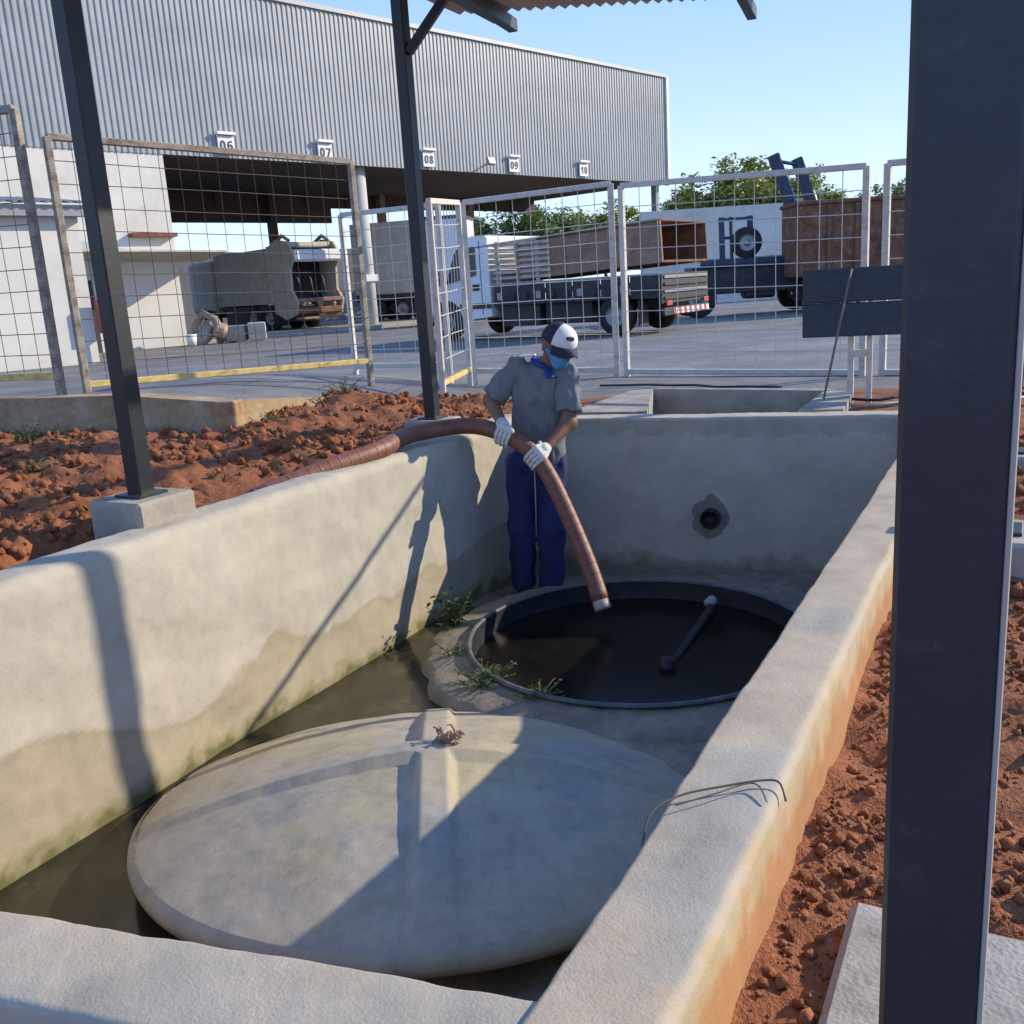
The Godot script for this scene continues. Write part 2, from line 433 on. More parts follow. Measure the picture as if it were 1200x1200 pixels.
func dirt_y(x: float, z: float) -> float:
	var p := Vector3(x, 0, z)
	var v := p.dot(V)
	var u := p.dot(U)
	var y: float
	var n := noise.get_noise_2d(x * 1.3, z * 1.3) * 0.07 + noise.get_noise_2d(x * 5, z * 5 + 40) * 0.035 + noise.get_noise_2d(x * 14, z * 14 + 90) * 0.03
	if v < -1.7 and u > -0.6 and x < 0.25:
		y = -0.02 + 0.06 * sm(-3.1, -4.6, v) + n * sm(-2.95, -3.5, v)
		y -= 0.2 * sm(-3.5, -3.3, v) * sm(3.0, 2.4, u)
		y += 0.13 * exp(-pow((x + 1.15) / 0.35, 2) - pow((z + 7.2) / 0.5, 2))
		if z < -6.0 and v > -3.6: y = lerpf(y, -0.04 + n * 0.25, 0.7)
	else:
		y = -0.19 + n * 0.6
		if z < -5.6: y = lerpf(y, -0.12 + n * 0.2, sm(-5.6, -6.6, z))
	var q := Vector2(x, z)
	if not Geometry2D.is_point_in_polygon(q, zone):
		y = yard_y(x, z) - 0.12 - 0.3 * min(1.0, near_line(q, [zone[0], zone[1], zone[2], zone[3], zone[4], zone[5], zone[6]]))
	else:
		var d := near_line(q, [zone[3], zone[4], zone[5], zone[6]])
		if d < 0.5: y = lerpf(yard_y(x, z) + 0.006, y, sm(0.05, 0.5, d))
	return y

# ---------------------------------------------------------------- the pit
func wall(parent: Node, called: String, a: Vector2, b: Vector2, out: Vector2, batter: float, thick: float, bottom: float, top: float, foot: float, r_in: float, r_out: float, step: float, kind: String) -> void:
	var prof := []  # (outwards, y)
	var ny := int((top - r_in - bottom) / step)
	for i in ny + 1: prof.append(Vector2(batter * i / ny, lerpf(bottom, top - r_in, float(i) / ny)))
	for i in range(1, 6):
		var t := i / 5.0 * PI / 2
		prof.append(Vector2(batter + r_in * (1 - cos(t)), top - r_in + r_in * sin(t)))
	var nt: int = max(2, int((thick - r_in - r_out) / 0.03))
	for i in range(1, nt + 1): prof.append(Vector2(lerpf(batter + r_in, batter + thick - r_out, float(i) / nt), top))
	for i in range(1, 6):
		var t := i / 5.0 * PI / 2
		prof.append(Vector2(batter + thick - r_out + r_out * sin(t), top - r_out + r_out * cos(t)))
	var nf: int = max(2, int((top - r_out - foot) / 0.03))
	for i in range(1, nf + 1): prof.append(Vector2(batter + thick, lerpf(top - r_out, foot, float(i) / nf)))
	var n := int(a.distance_to(b) / step)
	var f := FastNoiseLite.new()
	f.seed = kind.hash() % 1000
	f.frequency = 1.0
	f.fractal_octaves = 3
	var rows := []
	var cols := []
	for i in n + 1:
		var row := []
		var crow := []
		var base := a.lerp(b, float(i) / n)
		for q in prof:
			var h: Vector2 = base + out * q.x
			var w := f.get_noise_3d(h.x * 0.9, q.y * 0.9, h.y * 0.9) * (0.02 if kind == "left" else 0.009) + f.get_noise_3d(h.x * 4, q.y * 4, h.y * 4) * (0.005 if kind == "left" else 0.0025) + f.get_noise_3d(h.x * 14, q.y * 14, h.y * 14) * 0.0022
			var hh: Vector2 = h + out * w
			var up := f.get_noise_2d(h.x * 1.2 + 50, h.y * 1.2) * 0.006 + f.get_noise_2d(h.x * 9 + 50, h.y * 9) * 0.003
			var p := Vector3(hh.x, q.y + (up if q.y > top - 0.1 else 0.0), hh.y)
			row.append(p)
			crow.append(stain(kind, p, q, top, f))
		rows.append(row)
		cols.append(crow)
	var s := begin(true)
	for i in n:
		for j in prof.size() - 1:
			for k in [[0, 0], [0, 1], [1, 1], [0, 0], [1, 1], [1, 0]]:
				s.set_color(cols[i + k[0]][j + k[1]])
				s.add_vertex(rows[i + k[0]][j + k[1]])
	s.set_color(Color(1, 1, 1))
	for e in [0, n]:
		for j in prof.size() - 2:
			tri(s, rows[e][0], rows[e][j + 1], rows[e][j + 2])
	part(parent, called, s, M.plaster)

# damp, moss and red soil on the plaster, where the photograph shows them
func stain(kind: String, p: Vector3, q: Vector2, top: float, f: FastNoiseLite) -> Color:
	var c := Color(1, 1, 1)
	var n1 := f.get_noise_3d(p.x * 1.1, p.y * 1.1, p.z * 1.1 + 20)
	var n2 := f.get_noise_3d(p.x * 6, p.y * 6, p.z * 6 + 60)
	var n3 := f.get_noise_3d(p.x * 24, p.y * 24, p.z * 24)
	if kind == "left" and q.x < 0.13:
		var line := -0.68 + n1 * 0.16 + n2 * 0.025
		var wet := sm(line + 0.012, line - 0.012, p.y)
		c = c.lerp(Color(.84, .79, .68), wet)
		c = c.lerp(Color(.7, .66, .56), 0.6 * wet * sm(line - 0.05, line - 0.01, p.y))
		var moss := -0.968 + 0.07 * n2 + 0.02 * n3
		c = c.lerp(Color(.62, .6, .42), sm(moss + 0.05, moss + 0.01, p.y))
		c = c.lerp(Color(.3, .31, .14), sm(moss, moss - 0.03, p.y))
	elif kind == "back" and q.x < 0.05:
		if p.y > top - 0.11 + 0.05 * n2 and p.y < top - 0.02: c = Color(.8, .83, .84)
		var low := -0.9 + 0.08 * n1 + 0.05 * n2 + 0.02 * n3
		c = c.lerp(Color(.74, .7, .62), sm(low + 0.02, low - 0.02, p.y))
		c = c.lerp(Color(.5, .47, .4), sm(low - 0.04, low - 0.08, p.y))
	elif kind == "right":
		c = Color(1.0, .9, .79)
		if q.x > 0.12:
			var red := top - 0.045 + 0.06 * n2 + 0.03 * n3
			c = c.lerp(Color(1.1, .84, .58), sm(red + 0.03, red, p.y))
			c = c.lerp(Color(.92, .5, .25), sm(red - 0.02, red - 0.07, p.y))
		if q.x < 0.15 and q.x > 0.02 and n1 > 0.2: c = c.lerp(Color(.82, .82, .82), sm(0.2, 0.32, n1))
	elif kind == "front":
		c = Color(1.0, .92, .84).lerp(Color(.86, .84, .82), sm(0.15, 0.3, n1 + n3 * 0.3))
	return c

func pit() -> void:
	var t := thing("concrete_pit", "open rectangular plastered concrete pit sunk in the red dirt", "pit")
	var FL := Vector2(-2.33, -1.74)
	var FR := Vector2(0.0, -1.01)
	var BR := Vector2(2.39, -5.4)
	var BL := Vector2(0.1, -6.23)
	var u2 := Vector2(0.48, -0.877)
	var ol := Vector2(-0.877, -0.48)
	var orr := -ol
	var fb := (FR - FL).normalized()
	var of := Vector2(-fb.y, fb.x)
	var bb := (BR - BL).normalized()
	var ob := Vector2(bb.y, -bb.x)
	wall(t, "side_wall", FL - u2 * 0.3 + ol * 0.03, BL + u2 * 0.22 + ol * 0.03, ol, 0.02, 0.22, -1.12, 0.0, -0.35, 0.055, 0.05, 0.016, "left")
	wall(t, "side_wall", FR - u2 * 0.3, BR + u2 * 0.3, orr, 0.0, 0.165, -1.12, 0.002, -0.45, 0.01, 0.022, 0.02, "right")
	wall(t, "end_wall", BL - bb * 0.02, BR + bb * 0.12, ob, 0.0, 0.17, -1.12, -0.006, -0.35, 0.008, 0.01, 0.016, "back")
	wall(t, "end_wall", FL - fb * 0.02, FR + fb * 0.1, of, 0.0, 0.16, -1.12, -0.006, -0.6, 0.008, 0.012, 0.02, "front")
	# floor, with the hole of the open tank
	var s := begin(true)
	var f := FastNoiseLite.new()
	f.seed = 4
	f.frequency = 1.6
	var step := 0.07
	for i in 80:
		for j in 80:
			var q := []
			for k in [[0, 0], [1, 0], [1, 1], [0, 1]]:
				var x = -2.7 + (i + k[0]) * step
				var z = -6.6 + (j + k[1]) * step
				var y: float = (-1.045 + 0.075 * sm(-2.35, -1.75, Vector3(x, 0, z).dot(V)) * sm(1.6, 3.4, Vector3(x, 0, z).dot(U)) + 0.1 * sm(1.15, 0.9, Vector2(x, z).distance_to(Vector2(0.6, -4.57))) + f.get_noise_2d(x, z) * 0.03 + f.get_noise_2d(x * 6, z * 6) * 0.012)
				q.append(Vector3(x, minf(y, -0.952 + 0.05 * sm(1.06, 1.35, Vector2(x, z).distance_to(Vector2(0.6, -4.57)))), z))
			var c := Vector2(q[0].x + step / 2, q[0].z + step / 2)
			if c.distance_to(Vector2(0.6, -4.57)) < 0.96: continue
			if not Geometry2D.is_point_in_polygon(c, PackedVector2Array([FL + Vector2(-.1, .1), FR + Vector2(0.05, .1), BR + Vector2(.1, -.05), BL + Vector2(-.1, -.1)])): continue
			quad(s, q[0], q[1], q[2], q[3])
	var ringp := []
	for e in [[0.856, -0.915], [0.89, -0.92], [0.94, -0.926], [1.0, -0.934], [1.06, -0.942], [1.085, -0.955], [1.12, -1.07]]: ringp.append(Vector2(e[0], e[1]))
	for i in 6:
		for k in 96:
			var q := []
			for e in [[i, k], [i + 1, k], [i + 1, k + 1], [i, k + 1]]:
				var a: float = TAU * e[1] / 96
				var rr: float = ringp[e[0]].x + (f.get_noise_2d(cos(a) * 3, sin(a) * 3) * 0.05 if e[0] > 2 else 0.0)
				var x := 0.6 + rr * cos(a)
				var z := -4.57 + rr * sin(a)
				q.append(Vector3(x, ringp[e[0]].y + f.get_noise_2d(x * 7, z * 7) * 0.008, z))
			quad(s, q[0], q[1], q[2], q[3])
	part(t, "floor", s, M.floor)
	# drain pipe in the far wall
	var d := thing("drain_pipe", "short round drain pipe set in a mortar patch in far pit wall", "pipe", Vector3(1.25, -0.64, -5.83))
	var n := Vector3(-ob.x, 0, -ob.y)
	var bs := frame_of(n)
	s = begin(false)
	var ring := []
	rng.seed = 3
	for k in 48:
		var a := TAU * k / 48
		ring.append(bs * (Vector3(cos(a) * 0.95, sin(a) * 1.1, 0) * (0.12 + 0.03 * noise.get_noise_2d(cos(a) * 0.7, sin(a) * 0.7) + rng.randf_range(-0.003, 0.003))))
	for k in 48:
		var k2 := (k + 1) % 48
		tri(s, n * 0.022, ring[k2] + n * 0.018, ring[k] + n * 0.018)
		quad(s, ring[k] + n * 0.018, ring[k2] + n * 0.018, ring[k2] - n * 0.05, ring[k] - n * 0.05)
	var mp: StandardMaterial3D = M.concrete.duplicate()
	mp.albedo_color = Color(.84, .84, .83)
	part(d, "mortar_patch", s, mp)
	s = begin(true)
	var xf := Transform3D(Basis(bs.x, bs.z, -bs.y), n * 0.0)
	lathe(s, [Vector2(0.062, 0.0), Vector2(0.062, 0.075), Vector2(0.052, 0.078), Vector2(0.05, 0.07), Vector2(0.05, 0.034), Vector2(0.0, 0.033)], xf, 24)
	part(d, "pipe", s, M.pipe_dark)
	# standing water along the left wall
	s = begin(true)
	var wp := PackedVector2Array([Vector2(-2.45, -1.75), Vector2(-0.6, -1.3), Vector2(-0.3, -3.6), Vector2(-0.22, -4.3), Vector2(-0.27, -4.9), Vector2(-0.2, -5.3), Vector2(-0.3, -5.55), Vector2(-1.3, -3.75)])
	for id in Geometry2D.triangulate_polygon(wp): s.add_vertex(Vector3(wp[id].x, -1.0, wp[id].y))
	var w := part(self, "water", s, M.puddle)
	structure(w)

# ---------------------------------------------------------------- tanks
func tanks() -> void:
	var t := thing("water_tank", "round open tank of black sludge sunk in pit floor", "tank", Vector3(0.6, -0.9, -4.57))
	var s := begin(true)
	lathe(s, [Vector2(0.0, -0.75), Vector2(0.78, -0.75), Vector2(0.845, -0.02), Vector2(0.845, 0.0)], Transform3D.IDENTITY, 72)
	lathe(s, [Vector2(0.85, -0.03), Vector2(0.83, -0.3)], Transform3D.IDENTITY, 72)
	part(t, "tank_shell", s, M.tank)
	s = begin(true)
	var prof := []
	for i in 9:
		var a := TAU * i / 8
		prof.append(Vector2(0.862 + 0.014 * cos(a), 0.0 + 0.012 * sin(a)))
	lathe(s, prof, Transform3D.IDENTITY, 96)
	part(t, "rim", s, M.rim)
	s = begin(true)
	lathe(s, [Vector2(0.842, -0.1), Vector2(0.0, -0.1)], Transform3D.IDENTITY, 64)
	var l := part(self, "sludge", s, M.sludge)
	l.position = t.position
	structure(l)
	var op := thing("outlet_pipe", "dark tee pipe lying in black sludge of open tank", "pipe", Vector3(0.72, -1.0, -4.35))
	s = begin(true)
	tube(s, [Vector3(0.36, 0.03, -0.72), Vector3(0.3, 0.02, -0.6), Vector3(0.0, -0.01, 0.0)], 0.024, 12)
	part(op, "pipe", s, M.pipe_dark)
	s = begin(true)
	tube(s, [Vector3(-0.01, 0.04, 0.0), Vector3(-0.01, -0.1, 0.0)], 0.04, 14)
	part(op, "tee", s, M.pipe_dark)
	s = begin(true)
	tube(s, [Vector3(0.35, 0.045, -0.74), Vector3(0.38, 0.055, -0.78)], 0.03, 12)
	part(op, "pipe_collar", s, M.pvc)

	# the domed cover
	var c := thing("tank_cover", "domed grey fibreglass tank cover with cross ribs in the pit", "tank cover", Vector3(-0.376, -0.955, -3.162))
	s = begin(true)
	var nrm := Vector3(0.033, 1, -0.12).normalized()
	var bx := Vector3(1, 0, 0).slide(nrm).normalized()
	var B := Basis(bx, nrm, bx.cross(nrm))
	var f := FastNoiseLite.new()
	f.seed = 8
	f.frequency = 2.5
	var RR := 1.0
	var hub := Vector2(0.05, 0.16)
	var turn := -0.06
	var lidf := func(q: Vector2) -> Vector3:
		# q: local plane; s01 runs from the hub (0) to the edge (1)
		var d := q - hub
		var b := hub.dot(d.normalized()) if d.length() > 1e-5 else 0.0
		var far := -b + sqrt(maxf(0.0, b * b - hub.length_squared() + RR * RR))
		var s01 := clampf(d.length() / far, 0, 1)
		var y := 0.225 * (1 - pow(s01, 1.75)) + 0.004
		y += f.get_noise_2d(q.x, q.y) * 0.006
		var rot := d.rotated(-turn)
		var fade := 1 - pow(s01, 2.2)
		var rib := 0.0
		rib = maxf(rib, (1 - sm(0.052, 0.068, absf(rot.x))) * 0.036 * fade)
		rib = maxf(rib, (1 - sm(0.052, 0.068, absf(rot.y))) * 0.036 * fade)
		return B * Vector3(q.x, y + rib, q.y)
	var g := FastNoiseLite.new()
	g.seed = 61
	g.frequency = 1.2
	var lidc := func(p: Vector3) -> Color:
		var d := g.get_noise_2d(p.x * 1.6, p.z * 1.6)
		var col := Color(1, 1, 1).lerp(Color(.62, .76, .92), sm(0.12, 0.35, d) * 0.5)
		col = col.lerp(Color(1.12, 1.0, .82), sm(0.05, 0.3, g.get_noise_2d(p.x * 1.3 + 9, p.z * 1.3)) * 0.8)
		return col
	var nl := 150
	var cell := 2.5 / nl
	for i in nl:
		for k in nl:
			var q := []
			var ok := true
			for e in [[0, 0], [1, 0], [1, 1], [0, 1]]:
				var p2 := hub + Vector2(-1.25 + (i + e[0]) * cell, -1.25 + (k + e[1]) * cell).rotated(turn)
				if p2.length() > RR: 
					if p2.length() > RR + cell * 1.5: ok = false
					p2 = p2.limit_length(RR)
				q.append(p2)
			if not ok: continue
			var w := []
			for p2 in q: w.append(lidf.call(p2))
			for e in [0, 1, 2, 0, 2, 3]:
				s.set_color(lidc.call(w[e]))
				s.add_vertex(w[e])
	var edge := [[0.998, 0.012], [1.018, -0.004], [1.022, -0.03], [1.015, -0.055], [0.97, -0.058]]
	for i in edge.size() - 1:
		for k in 180:
			var w := []
			for e in [[i, k], [i + 1, k], [i + 1, k + 1], [i, k + 1]]:
				var a: float = TAU * e[1] / 180
				w.append(B * Vector3(cos(a) * edge[e[0]][0], edge[e[0]][1], sin(a) * edge[e[0]][0]))
			for e in [0, 1, 2, 0, 2, 3]:
				s.set_color(lidc.call(w[e]))
				s.add_vertex(w[e])
	part(c, "dome", s, M.lid)
	s = begin(false)
	rng.seed = 12
	s.set_color(Color(1, 1, 1))
	var hp := B * Vector3(0.1, 0.285, 0.14)
	for i in 44:
		var a := rng.randf() * TAU
		var st := hp + Vector3(rng.randf_range(-.035, .035), rng.randf_range(-.04, 0.01), rng.randf_range(-.03, .03))
		var en := st + Vector3(cos(a) * 0.03, rng.randf_range(0.005, 0.035), sin(a) * 0.03)
		tube(s, [st, (st + en) / 2 + Vector3(0, 0.014, 0), en], 0.006, 5, 0.003)
	tube(s, [hp - Vector3(0, .05, 0), hp + Vector3(0, 0.005, 0)], 0.022, 9)
	var st2 := thing("rope_stub", "frayed brown rope stub on top of grey tank cover", "rope", Vector3.ZERO)
	st2.position = c.position
	part(st2, "frayed_end", s, M.rag)

# ---------------------------------------------------------------- shelter over the pit
func shelter() -> void:
	var t := thing("open_shelter", "dark steel posts carrying a light roof sheet over the pit", "shelter")
	var row := []
	for p in [[-1.53, 0.1, -3.9], [-0.485, 0.03, -6.3], [0.44, -0.2, -0.92], [1.63, -0.05, -3.1], [2.48, -0.1, -4.65], [3.75, -0.12, -6.97]]: row.append(Vector3(p[0], p[1], p[2]))
	var bas := Basis(V, Vector3.UP, -U)
	for i in row.size():
		var p: Vector3 = row[i]
		var w := 0.098 if i == 2 else 0.08
		var s := begin(false)
		if i == 2: bas = bas * Basis(Vector3.UP, -0.05)
		elif i == 3: bas = Basis(V, Vector3.UP, -U)
		var top := 0.2 if i == 3 else 2.7
		cbox(s, Transform3D(bas, Vector3(p.x, (p.y + top) / 2, p.z)), Vector3(w, top - p.y, w), 0.006)
		var o := part(t, "post" if i != 3 else "post_stub", s, M.post if i == 2 else M.post_dark)
		if i == 2: o.set_meta("label", "near dark blue grey post at the right")
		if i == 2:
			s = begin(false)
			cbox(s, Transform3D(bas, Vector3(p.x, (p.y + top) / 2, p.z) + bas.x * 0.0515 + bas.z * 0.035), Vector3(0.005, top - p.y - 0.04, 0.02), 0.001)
			part(o, "sunlit_edge_strip", s, M.pvc)  # pale strip added to stand in for sunlight along the post edge
		s = begin(false)
		cbox(s, Transform3D(bas, Vector3(p.x, p.y + 0.006, p.z)), Vector3(w + 0.07, 0.012, w + 0.07), 0.002)
		part(o, "base_plate", s, M.post)
	# beams along both rows
	for r in [[Vector3(-2.85, 2.68, -0.9), Vector3(0.12, 2.68, -7.5)], [Vector3(0.1, 2.68, -0.3), Vector3(4.3, 2.68, -7.97)]]:
		var s := begin(false)
		bar(s, r[0] + Vector3(0, 0.06, 0), r[1] + Vector3(0, 0.06, 0), 0.07, 0.1, 0.004)
		part(t, "beam", s, M.post)
	# brace of the far left post
	var s := begin(false)
	bar(s, Vector3(-0.45, 2.26, -6.28), Vector3(-0.0, 2.76, -6.16), 0.05, 0.05, 0.004)
	part(t, "brace", s, M.post)
	# rafters that stick out past the eave
	for r in [[Vector3(-0.27, 2.72, -6.4), Vector3(0.235, 2.72, -7.72)], [Vector3(1.55, 2.74, -6.6), Vector3(2.05, 2.74, -7.88)]]:
		s = begin(false)
		bar(s, r[0], r[1], 0.07, 0.09, 0.004)
		part(t, "rafter", s, M.post)
	# corrugated roof sheet
	s = begin(false)
	var A := Vector3(-0.15, 2.79, -7.62)
	var w := Vector3(0.996, 0.0, -0.02)
	var n := 39
	for i in n:
		for sgn in [0, 1]:
			var x0 = 3.35 * (i + sgn * 0.5) / n
			var x1 = 3.35 * (i + sgn * 0.5 + 0.5) / n
			var y0 = 0.03 * sgn
			var y1 = 0.03 * (1 - sgn)
			var a = A + w * x0 + Vector3(0, y0, 0)
			var b = A + w * x1 + Vector3(0, y1, 0)
			var back = -U * 8.0 + Vector3(0, 0.1, 0)
			quad(s, a, b, b + back, a + back)
	part(t, "roof_sheet", s, M.roof_under)
	# long diagonal tie between the right-hand posts
	s = begin(true)
	tube(s, [Vector3(2.63, 0.85, -4.85), Vector3(4.3, 2.68, -7.9)], 0.017, 8)
	part(t, "tie_rod", s, M.rod)

	# footings
	footing("concrete_footing", "square concrete block under left steel post beside pit wall", Vector3(-1.53, 0.0, -3.9), Vector3(0.3, 0.34, 0.3), 0.1)
	footing("concrete_footing", "low concrete block under far steel post behind the worker's hose", Vector3(-0.485, 0, -6.3), Vector3(0.3, 0.2, 0.26), 0.03)
	footing("concrete_footing", "broad rough concrete pad under near right post on red dirt", Vector3(0.53, 0, -1.02), Vector3(0.36, 0.2, 0.6), -0.155)
	footing("concrete_footing", "concrete block half hidden behind near right post", Vector3(1.63, 0, -3.1), Vector3(0.34, 0.4, 0.34), -0.05)
	footing("concrete_footing", "concrete block behind near right post, beyond the others", Vector3(2.48, 0, -4.65), Vector3(0.3, 0.3, 0.3), -0.1)

func footing(called: String, label: String, at: Vector3, size: Vector3, top: float) -> void:
	var o := thing(called, label, "concrete block", Vector3(at.x, top - size.y, at.z), 0.0)
	var s := begin(false)
	cbox(s, Transform3D(Basis(V, Vector3.UP, -U), Vector3(0, size.y / 2, 0)), size, 0.012)
	part(o, "block", s, M.concrete)

# ---------------------------------------------------------------- fences
func mesh_panel(label: String, a: Vector3, b: Vector3, top_a: float, top_b: float, low_a: float, low_b: float, rail: Material, low_rail: Material, wire: Material, bar_w: float, cell: float, legs := true, mid := false) -> void:
	var t := thing("fence_panel", label, "fence panel", a, 0.0, "wire mesh fence panels")
	var d := b - a
	var ta := Vector3(0, top_a - a.y, 0)
	var tb := d + Vector3(0, top_b - b.y, 0)
	var la := Vector3(0, low_a - a.y, 0)
	var lb := d + Vector3(0, low_b - b.y, 0)
	var side := d.normalized()
	for e in [[Vector3.ZERO if legs else la, ta], [d if legs else lb, tb]]:
		var s := begin(false)
		bar(s, e[0] - Vector3(0, 0.1 if legs else 0.0, 0), e[1], bar_w, bar_w, 0.005, side)
		part(t, "upright", s, rail)
	var s := begin(false)
	bar(s, ta, tb, bar_w * 0.94, bar_w * 0.94, 0.005)
	part(t, "top_rail", s, rail)
	s = begin(false)
	bar(s, la, lb, bar_w * 0.94, bar_w * 0.94, 0.005)
	part(t, "bottom_rail", s, low_rail)
	if mid:
		s = begin(false)
		bar(s, ta.lerp(la, 0.45), tb.lerp(lb, 0.45), bar_w * 0.6, bar_w * 0.6, 0.003)
		part(t, "middle_rail", s, rail)
	s = begin(false)
	var n := int(d.length() / cell)
	rng.seed = label.hash()
	for i in range(1, n):
		var k := float(i) / n
		var j := rng.randf_range(-0.006, 0.006)
		tube(s, [la.lerp(lb, k) + side * j, ta.lerp(tb, k) - side * j], 0.0032 if wire == M.wire_dark else 0.0042, 4)
	var m := int((top_a - low_a) / cell)
	for i in range(1, m):
		var k := float(i) / m
		var j := Vector3(0, rng.randf_range(-0.01, 0.01), 0)
		tube(s, [la.lerp(ta, k), (la.lerp(ta, k) + lb.lerp(tb, k)) / 2 + j, lb.lerp(tb, k)], 0.0032 if wire == M.wire_dark else 0.0042, 4)
	part(t, "wire_mesh", s, wire)

func yv(x: float, z: float, dy := 0.0) -> Vector3: return Vector3(x, yard_y(x, z) + dy, z)

func fences() -> void:
	mesh_panel("leftmost rusty grey mesh panel cut by the photo's left edge", yv(-5.4, -7.75), yv(-3.2, -6.98), 2.3, 2.22, 0.42, 0.42, M.rail_old, M.rail_yellow, M.wire_dark, 0.055, 0.15)
	mesh_panel("wide rusty mesh gate with yellow bottom rail behind left post", yv(-3.03, -7.02), yv(-1.2, -8.72), 2.04, 1.97, 0.34, 0.27, M.rail_old, M.rail_yellow, M.wire_dark, 0.05, 0.15)
	mesh_panel("set back mesh panel between yellow railed gate and far post", yv(-1.6, -10.5), yv(-0.55, -10.0), 1.68, 1.68, 0.1, 0.1, M.rail_white, M.rail_white, M.wire_white, 0.05, 0.17)
	mesh_panel("narrow white gate leaf swung open behind far steel post", yv(-0.52, -8.15), yv(-0.34, -9.8), 1.56, 1.67, 0.08, 0.05, M.rail_white, M.rail_yellow, M.wire_white, 0.05, 0.17)
	mesh_panel("white mesh panel directly behind the worker's head", yv(-0.3, -9.95), yv(1.2, -10.15), 1.68, 1.79, 0.02, -0.08, M.rail_white, M.rail_white, M.wire_white, 0.055, 0.165)
	mesh_panel("long white mesh panel in front of rusty load and blue frame", yv(1.3, -10.1), yv(3.22, -8.6), 1.76, 1.66, -0.1, -0.1, M.rail_white, M.rail_white, M.wire_white, 0.055, 0.19)
	mesh_panel("white mesh panel partly hidden by near right post", yv(3.36, -8.5), yv(4.9, -7.3), 1.66, 1.6, -0.1, -0.08, M.rail_white, M.rail_white, M.wire_white, 0.055, 0.19)
	# kerb
	var t := thing("concrete_kerb", "stained low concrete kerb along the dirt under left fence", "kerb", Vector3(-1.85, 0, -6.35))
	var s := begin(false)
	var line := [Vector3(-24, 0, -14.2), Vector3(-8, 0, -8.55), Vector3(-1.85, 0, -6.35), Vector3(-1.0, 0, -7.9)]
	for i in line.size() - 1:
		var d: Vector3 = (line[i + 1] - line[i]).normalized()
		var nrm := Vector3(-d.z, 0, d.x)
		var n := 8
		for k in n:
			var p0: Vector3 = line[i].lerp(line[i + 1], float(k) / n)
			var p1: Vector3 = line[i].lerp(line[i + 1], float(k + 1) / n)
			var h0 := yard_y(p0.x, p0.z) + 0.015
			var h1 := yard_y(p1.x, p1.z) + 0.015
			var o := t.position
			var f0 := p0 + nrm * 0.05 - o
			var f1 := p1 + nrm * 0.05 - o
			var b0 := p0 - nrm * 0.13 - o
			var b1 := p1 - nrm * 0.13 - o
			quad(s, f0 + Vector3(0, -0.3, 0), f0 + Vector3(0, h0, 0), f1 + Vector3(0, h1, 0), f1 + Vector3(0, -0.3, 0))
			quad(s, f0 + Vector3(0, h0, 0), b0 + Vector3(0, h0, 0), b1 + Vector3(0, h1, 0), f1 + Vector3(0, h1, 0))
			quad(s, b1 + Vector3(0, -0.3, 0), b1 + Vector3(0, h1, 0), b0 + Vector3(0, h0, 0), b0 + Vector3(0, -0.3, 0))
	var m: StandardMaterial3D = tmat(512, [[0.006, 0.6], [0.03, 0.4], [0.16, 0.2]], [[0.0, L(.22, .12, .06)], [0.4, L(.34, .22, .12)], [0.7, L(.4, .31, .2)], [1.0, L(.5, .43, .33)]], 0.9, 0.95, 3.0, 171)
	part(t, "kerb_stone", s, m)
	s = begin(false)
	cbox(s, Transform3D(Basis(Vector3.UP, -0.2), Vector3(0.03, yard_y(-1.85, -6.35) - 0.13, 0.03)), Vector3(0.15, 0.3, 0.14), 0.01)
	part(t, "kerb_corner", s, m)

	# second basin behind the far wall
	t = thing("concrete_basin", "small pale concrete basin just behind the far pit wall", "basin", Vector3(1.5, -0.03, -6.9))
	var o := t.position
	var slabs := [
		[[0.42, -6.62], [0.95, -6.42], [1.2, -7.72], [1.1, -7.86]],
		[[1.1, -7.88], [1.2, -7.74], [2.33, -6.93], [2.45, -7.0]],
		[[1.86, -6.05], [2.12, -5.96], [2.5, -6.85], [2.31, -6.9]],
	]
	for q in slabs:
		s = begin(false)
		var poly := PackedVector2Array()
		for c in q: poly.append(Vector2(c[0] - o.x, -(c[1] - o.z)))
		prism(s, poly, 0.5, Transform3D(Basis(Vector3(1, 0, 0), Vector3(0, 0, -1), Vector3(0, 1, 0)), Vector3(0, -0.5, 0)))
		part(t, "basin_wall", s, M.concrete)
	s = begin(false)
	quad(s, Vector3(.6, -.42, -6.6) - Vector3(o.x, 0, o.z), Vector3(1.9, -.42, -5.9) - Vector3(o.x, 0, o.z), Vector3(2.4, -.42, -7.0) - Vector3(o.x, 0, o.z), Vector3(1.1, -.42, -7.9) - Vector3(o.x, 0, o.z))
	part(t, "basin_floor", s, M.concrete)

	# dark board on white legs, rod leaning on it
	t = thing("steel_board", "dark blue grey two plank board on white legs by the fence", "board", yv(2.49, -6.72))
	for i in 2:
		s = begin(false)
		var y0: float = 0.93 - yard_y(2.49, -6.72) - 0.25 - i * 0.236 + 0.03
		bar(s, Vector3(-0.36, y0 + 0.004, -0.12), Vector3(0.72, y0 + 0.004, 0.27), 0.04, 0.228, 0.008)
		part(t, "plank", s, M.panel)
	s = begin(false)
	bar(s, Vector3(-0.36, 0.705, -0.125), Vector3(0.72, 0.705, 0.265), 0.03, 0.012, 0.0)
	part(t, "joint_strip", s, M.grey_metal)
	for k in [-0.03, 0.085]:
		s = begin(false)
		bar(s, Vector3(k, -0.05, -0.06 + k * 0.36), Vector3(k, 0.72, -0.06 + k * 0.36), 0.05, 0.04, 0.004)
		part(t, "leg", s, M.rail_white)
	s = begin(false)
